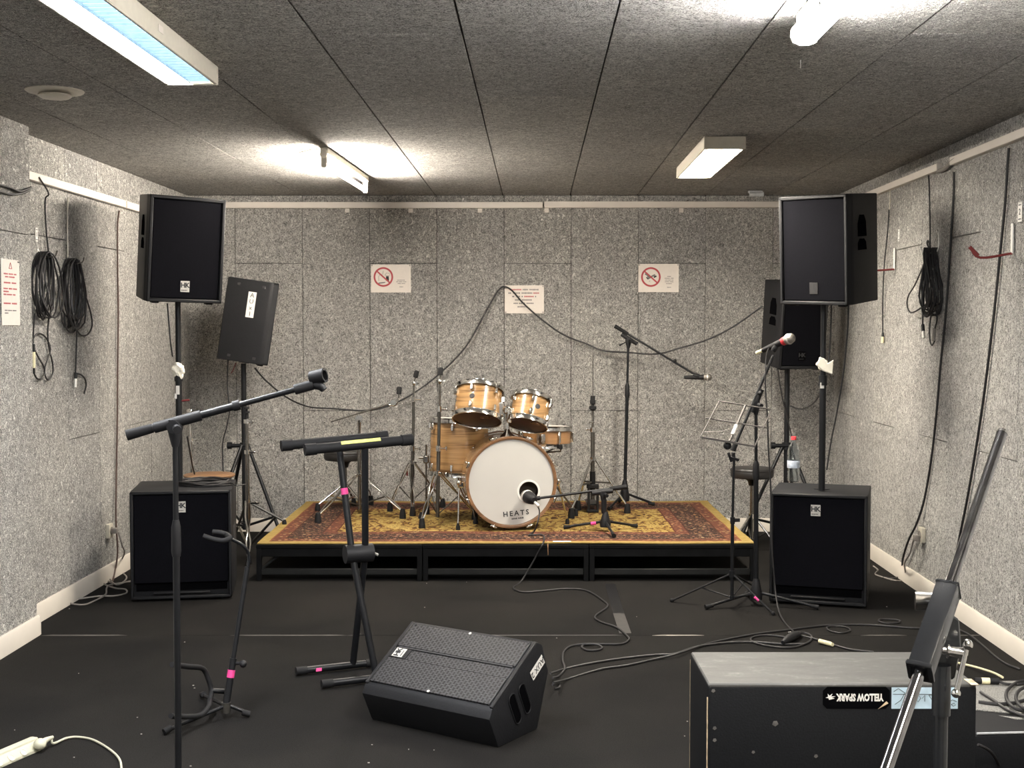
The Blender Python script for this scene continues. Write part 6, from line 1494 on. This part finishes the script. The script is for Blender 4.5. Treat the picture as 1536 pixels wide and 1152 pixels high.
cable('pair of cables with a cream connector leading behind the amplifier case', [F(1200, 953, 0.012), F(1225, 959, fz), F(1250, 967, fz), F(1275, 974, fz), F(1310, 978, fz)], 0.0045)
tag(obj('cable_connector', B().cyl(F(1229, 961.5, 0.014), F(1246, 966, 0.012), 0.011, n=12).cyl(F(1246, 966, 0.012), F(1249, 967, 0.012), 0.009, n=12), 'creamtape'), 'cream taped plug on the floor behind the amplifier case', 'connector')
cable('small loop of black cable on the floor by the subwoofer front', [F(1240, 943, fz), F(1247, 947, fz), F(1262, 949.5, fz), F(1275, 946, fz), F(1270, 941, fz), F(1255, 939, fz), F(1242, 940, fz), F(1240, 943, fz + 0.001)], 0.0042)
cable('flat oval loop of cable on the floor near the right wall', [F(1318, 932, fz), F(1330, 935, fz), F(1347, 934, fz), F(1350, 931, fz), F(1338, 929, fz), F(1320, 929, fz), F(1318, 932, fz + 0.001)], 0.0042)
# wall cables, left
cable('brown cable hanging straight down the left wall to the socket', [LW(174, 316, 0.02), LW(173, 340, 0.014), LW(173, 400, 0.014), LW(174, 470, 0.014), LW(173, 560, 0.014), LW(172.5, 640, 0.014), LW(171, 720, 0.014), LW(169, 780, 0.02), LW(169, 830, 0.03), F(170, 868, 0.006), F(168, 880, 0.006)], 0.0055, simple('brown_cable', (0.075, 0.045, 0.035), 0.5))
cable('grey mains lead curling on the floor beside the left subwoofer', [Ms @ V((0, -0.01, 0.066)), Ms @ V((0.02, -0.09, 0.08)), LW(172, 830, 0.06), F(178, 852, 0.01), F(190, 866, 0.006), F(178, 876, 0.006), F(160, 871, 0.006), F(147, 862, 0.006), F(155, 875, 0.006), F(172, 882, 0.006), F(188, 884, 0.008), F(189, 890, 0.006), F(170, 894, 0.006), F(150, 894, 0.01), F(120, 898, 0.006), F(102, 900, 0.006), F(105, 905, 0.006), F(125, 907, 0.006), F(140, 902, 0.006), F(158, 892, 0.014), F(160, 882, 0.012), F(166, 877, 0.014), F(193, 873, 0.006), F(215, 870, 0.006)], 0.0048, 'cablegrey')
cable('grey lead running behind the left subwoofer', [F(162, 862, 0.006), F(165, 869, 0.012), F(175, 877, 0.014), F(193, 872, 0.008), F(215, 869, 0.006)], 0.0042, 'cablegrey')
for v0, lab in ((282, 'upper'), (290, 'lower')):
    cable(lab + ' black cable sagging round the top of the left pilaster', [LW(-20, v0 - 8, 0.012, PIL), LW(8, v0 - 1 if lab == 'upper' else 291, 0.014, PIL), LW(24, 287 if lab == 'upper' else 291, 0.014, PIL), LW(36, 284 if lab == 'upper' else 287, 0.014, PIL), LW(37.5, 281, 0.03, PIL * 0.7)], 0.006)
def coil(label, top, zdrop, sw, n, seed, normal, along, extra=(), r=0.0046, thick=0.05):
    """cable wound into a hank hanging from a hook: top = hook point on the wall"""
    rnd = random.Random(seed); b_ = B()
    for i in range(n):
        h = zdrop * rnd.uniform(0.82, 1.03); w_ = sw * rnd.uniform(0.35, 1.15); sk = rnd.uniform(-0.3, 0.3) * sw; o0 = 0.012 + thick * i / n
        pts = []
        for k in range(20):
            a_ = 2 * math.pi * k / 20
            xx = w_ * math.sin(a_) * (0.34 + 0.66 * (1 - math.cos(a_)) / 2) + sk * ((1 - math.cos(a_)) / 2) + rnd.uniform(-0.004, 0.004)
            zz_ = -h * (1 - math.cos(a_)) / 2
            pts.append(V(top) + along * xx + V((0, 0, zz_)) + normal * (o0 + rnd.uniform(-0.004, 0.004) + 0.01 * math.sin(a_ * 2)))
        b_.tube(pts, r, 6, closed=True)
    for ex in extra: b_.tube(spline(ex, 6), r, 6)
    t = thing('cable_coil', label, 'cable', V(top) - V((0, 0, zdrop)))
    o1 = obj('wound_cable', b_, 'cable', t); o1['kind'] = 'stuff'
    return t
def wire_hook(label, p, n, mat='steel'):
    tag(obj('wire_hook', B().tube(spline([p - V((0, 0, -0.09)), p + V((0, 0, 0.02)), p + n * 0.02 - V((0, 0, 0.012)), p + n * 0.085 - V((0, 0, 0.010)), p + n * 0.10 + V((0, 0, 0.02))], 4), 0.0035, 6), mat), label, 'hook')
def zdiff(fn, u, v0, v1): return fn(u, v0).z - fn(u, v1).z
tp1 = LW(57, 378, 0.0); 
c1t = coil('first black cable coil on the left wall with a yellow taped end', tp1, zdiff(LW, 62, 377, 476), (LW(84, 430) - LW(41, 430)).length * 0.56, 13, 3, NL, ALONG,
     extra=[[LW(46, 470, 0.02), LW(46, 500, 0.014), LW(46, 515, 0.014)], [LW(68, 474, 0.02), LW(67.5, 500, 0.014), LW(70, 524, 0.014), LW(75, 545, 0.014), LW(75, 560, 0.014), LW(68, 570, 0.014), LW(62.5, 558, 0.014), LW(66, 543, 0.014), LW(71, 525, 0.016), LW(66, 508, 0.014), LW(55, 500, 0.014), LW(47, 506, 0.014), LW(45, 518, 0.014), LW(53, 535, 0.014), LW(62, 553, 0.016), LW(60, 566, 0.014), LW(52, 568, 0.014), LW(46, 558, 0.014)]])
obj('connector', B().cyl(LW(45, 516, 0.016), LW(45, 528, 0.016), 0.010, n=10).cyl(LW(45, 552, 0.016), LW(45.5, 560, 0.016), 0.010, n=10), 'plastic', c1t)
obj('tape_band', B().cyl(LW(45, 528, 0.016), LW(45, 552, 0.016), 0.0115, n=12), 'creamtape', c1t)
wire_hook('wire hook under the first cable coil on the left wall', tp1 + V((0, 0, -0.012)), NL)
cable('thin black cable dropping from the left trunking into the first coil', [LW(47, 266, 0.04), LW(60, 290, 0.045), LW(62, 300, 0.02), LW(65, 340, 0.014), LW(69, 380, 0.014), LW(73, 415, 0.02)], 0.0042)
tp2 = LW(99, 388, 0.0)
c2t = coil('second black cable coil on the left wall with a free curled end', tp2, zdiff(LW, 105, 388, 492), (LW(124, 440) - LW(87, 440)).length * 0.56, 13, 11, NL, ALONG,
     extra=[[LW(122, 448, 0.03), LW(131, 470, 0.02), LW(133, 488, 0.02), LW(127, 501, 0.02), LW(117, 503, 0.02), LW(110, 495, 0.02), LW(107, 485, 0.03)], [LW(91, 470, 0.02), LW(93, 490, 0.02), LW(101, 499, 0.02), LW(108, 495, 0.02), LW(110, 485, 0.03)], [LW(110, 488, 0.02), LW(111, 520, 0.014), LW(109.5, 560, 0.014)], [LW(109.5, 560, 0.016), LW(117, 562, 0.016), LW(123, 568, 0.016), LW(125, 578, 0.016), LW(122, 590, 0.016)]])
obj('connector', B().cyl(LW(109.5, 559, 0.016), LW(109, 568, 0.016), 0.009, n=10), 'plastic', c2t); obj('connector_tip', B().cyl(LW(109, 568, 0.016), LW(108.5, 581, 0.016), 0.009, n=10), 'silver', c2t)
wire_hook('wire hook under the second cable coil on the left wall', tp2 + V((0, 0, -0.012)), NL)
cable('thin pale conduit running down behind the second coil', [LW(99, 296, 0.012), LW(99, 330, 0.008), LW(99.5, 385, 0.008)], 0.004, 'paint')
# wall cables, right
tp3 = RW(1408, 372, 0.0)
c3t = coil('black cable coil hanging on the right wall', tp3, zdiff(RW, 1405, 370, 470), (RW(1419, 420) - RW(1393, 420)).length * 0.40, 15, 21, NR, -ALONG,
     extra=[[RW(1397, 372, 0.02), RW(1394, 395, 0.03), RW(1384, 425, 0.04), RW(1375, 445, 0.05), RW(1374, 460, 0.05), RW(1380, 469, 0.05), RW(1392, 462, 0.04), RW(1402, 452, 0.03)], [RW(1393, 400, 0.03), RW(1391, 430, 0.03), RW(1392, 470, 0.03), RW(1392, 488, 0.03)], [RW(1403, 465, 0.02), RW(1400, 490, 0.02), RW(1400, 508, 0.02), RW(1403, 518, 0.02), RW(1407, 512, 0.02)], [RW(1410, 465, 0.02), RW(1411, 480, 0.02), RW(1408, 492, 0.02)], [RW(1399, 372, 0.02), RW(1396, 366, 0.02), RW(1397, 361, 0.02), RW(1400, 368, 0.02), RW(1400, 380, 0.02)]], thick=0.07)
obj('connector', B().cyl(RW(1392, 487, 0.03), RW(1393, 497, 0.03), 0.010, n=10), 'plastic', c3t); obj('connector_tip', B().cyl(RW(1393, 497, 0.03), RW(1394, 507, 0.03), 0.009, n=10), 'silver', c3t)
obj('jack_plug', B().cyl(RW(1407, 492, 0.02), RW(1406, 512, 0.02), 0.010, n=10), 'cablegrey', c3t)
wire_hook('pale hook holding the right wall cable coil', tp3 + V((0, 0, -0.012)), NR, 'white')
cable('black cable falling from the right trunking into the wall coil', [RW(1396, 262, 0.012), RW(1397, 280, 0.012), RW(1398, 320, 0.012), RW(1399, 350, 0.014), RW(1400, 371, 0.02)], 0.0046)
cable('black cable with yellow plug hanging beside the right main loudspeaker', [RW(1337, 314, 0.014), RW(1335, 345, 0.014), RW(1331, 400, 0.02), RW(1329, 450, 0.02), RW(1328, 500, 0.016)], 0.0045)
cable('thin white lead above the hanging yellow plug cable', [RW(1338, 283, 0.012), RW(1338, 300, 0.012), RW(1337, 315, 0.012)], 0.003, 'cablewhite')
t = thing('cable_plug', 'yellow taped plug hanging on the right wall cable end', 'connector', RW(1328, 515, 0.016))
obj('plug_boot', B().cyl(RW(1328, 499, 0.016), RW(1328, 505, 0.016), 0.006, 0.010, n=10), 'plastic', t); obj('plug_body', B().cyl(RW(1328, 505, 0.016), RW(1327.5, 514, 0.016), 0.010, n=10), 'creamtape', t)
cable('long black cable curving down the right wall to the baseboard', [RW(1435, 258, 0.014), RW(1434, 290, 0.012), RW(1431, 340, 0.012), RW(1427, 400, 0.012), RW(1422, 470, 0.012), RW(1414, 550, 0.012), RW(1408, 620, 0.012), RW(1400, 690, 0.012), RW(1390, 750, 0.014), RW(1383, 785, 0.03), RW(1372, 810, 0.035), RW(1362, 838, 0.03), F(1352, 862, 0.012), F(1340, 868, 0.006), F(1325, 866, 0.006)], 0.0065)
cable('long black cable slanting down the right wall behind the chrome boom arm', [RW(1517, 222, 0.012), RW(1515, 250, 0.012), RW(1511, 310, 0.012), RW(1505, 370, 0.012), RW(1498, 440, 0.012), RW(1490, 510, 0.012), RW(1480, 590, 0.012), RW(1468, 670, 0.012), RW(1456, 740, 0.012), RW(1442, 810, 0.012), RW(1434, 850, 0.012), RW(1425, 900, 0.02)], 0.0065)
cable('grey lead from the right wall socket along the floor to the subwoofer', [Ms2 @ V((0, -0.03, 0.058)), RW(1378, 830, 0.05), RW(1370, 845, 0.05), F(1358, 868, 0.01), F(1345, 871, 0.006), F(1325, 866, 0.006), F(1313, 861, 0.01), F(1317, 855, 0.04), F(1310, 849, 0.06)], 0.0045, 'cablegrey')
# cables on the low grey case
cable('black cable lying across the grey carpeted lid', [F(1471, 1038, ZG + 0.006), F(1477, 1042, ZG + 0.006), F(1490, 1050, ZG + 0.006), F(1510, 1064, ZG + 0.006), F(1536, 1074, ZG + 0.006), F(1560, 1082, ZG + 0.006)], 0.0055)
cable('round loop of black cable on the grey carpeted lid', [F(1468, 1053, ZG + 0.004), F(1500, 1056, ZG + 0.006), F(1530, 1052, ZG + 0.006), F(1560, 1040, ZG + 0.006), F(1560, 1022, ZG + 0.006), F(1530, 1022, ZG + 0.006), F(1512, 1034, ZG + 0.014), F(1510, 1048, ZG + 0.016), F(1522, 1062, ZG + 0.016), F(1545, 1068, ZG + 0.006)], 0.0062)
cable('second loop of black cable coiled on the grey carpeted lid', [F(1560, 1070, ZG + 0.016), F(1532, 1060, ZG + 0.022), F(1524, 1044, ZG + 0.022), F(1535, 1032, ZG + 0.022), F(1560, 1030, ZG + 0.022)], 0.0062)
cable('cream cable passing behind the amplifier case to the grey lid', [F(1425, 991, 0.006), F(1440, 995, 0.006), F(1465, 1001, 0.02), F(1490, 1009, 0.05), F(1504, 1016, 0.12)], 0.005, 'creamtape')
t = thing('cable_connector', 'black plug with cream label lying on the grey carpeted lid', 'connector', F(1485, 1023, ZG))
q0, q1 = F(1462, 1021, ZG + 0.012), F(1498, 1022, ZG + 0.012)
obj('plug_body', B().cyl(q0, q1, 0.0115, n=14), 'plastic', t); obj('plug_label', B().cyl(q0.lerp(q1, 0.28), q0.lerp(q1, 0.62), 0.0122, n=14), 'creamtape', t)
obj('plug_cord', B().tube(spline([q1, F(1510, 1026, ZG + 0.008), F(1530, 1026, ZG + 0.006), F(1560, 1022, ZG + 0.006)], 5), 0.005, 7), 'cable', t)
cable('black cable dropping in front of the grey case beside the amplifier case', [F(1467, 1117, ZG - 0.0), F(1478, 1122, 0.19), F(1490, 1132, 0.15), F(1500, 1152, 0.08), F(1504, 1175, 0.02)], 0.005)
# cable coil on the left subwoofer
b_ = B(); rnd = random.Random(9); cc_ = ML_ @ V((0.115, SUBH, -0.29))
for i in range(9):
    rx, ry = 0.155 * rnd.uniform(0.85, 1.05), 0.13 * rnd.uniform(0.8, 1.1); ox, oy = rnd.uniform(-0.02, 0.02), rnd.uniform(-0.02, 0.02)
    b_.tube([V((cc_.x + ox + rx * math.cos(2 * math.pi * k / 28), cc_.y + oy + ry * math.sin(2 * math.pi * k / 28), SUBH + 0.006 + 0.0085 * (i % 3) + 0.003 * math.sin(k + i))) for k in range(28)], 0.0042, 6, closed=True)
t = thing('cable_coil', 'loose black cable coil lying on the left subwoofer', 'cable', (cc_.x, cc_.y, SUBH))
o1 = obj('wound_cable', b_, 'cable', t); o1['kind'] = 'stuff'
obj('loose_end', B().tube(spline([cc_ + V((0.12, -0.02, 0.02)), cc_ + V((0.17, -0.05, 0.012)), cc_ + V((0.20, -0.10, 0.006)), cc_ + V((0.24, -0.05, 0.006))], 5), 0.0042, 6), 'cable', t)
# lettering and louvres too fine to pick apart
for o in bpy.data.objects:
    if o.type == 'MESH' and o.parent is not None and o.name.split('.')[0] in ('louvre_grid', 'black_print', 'red_print', 'grey_print', 'small_print', 'badge_print', 'small_lettering', 'sticker_drawing'): o['kind'] = 'stuff'
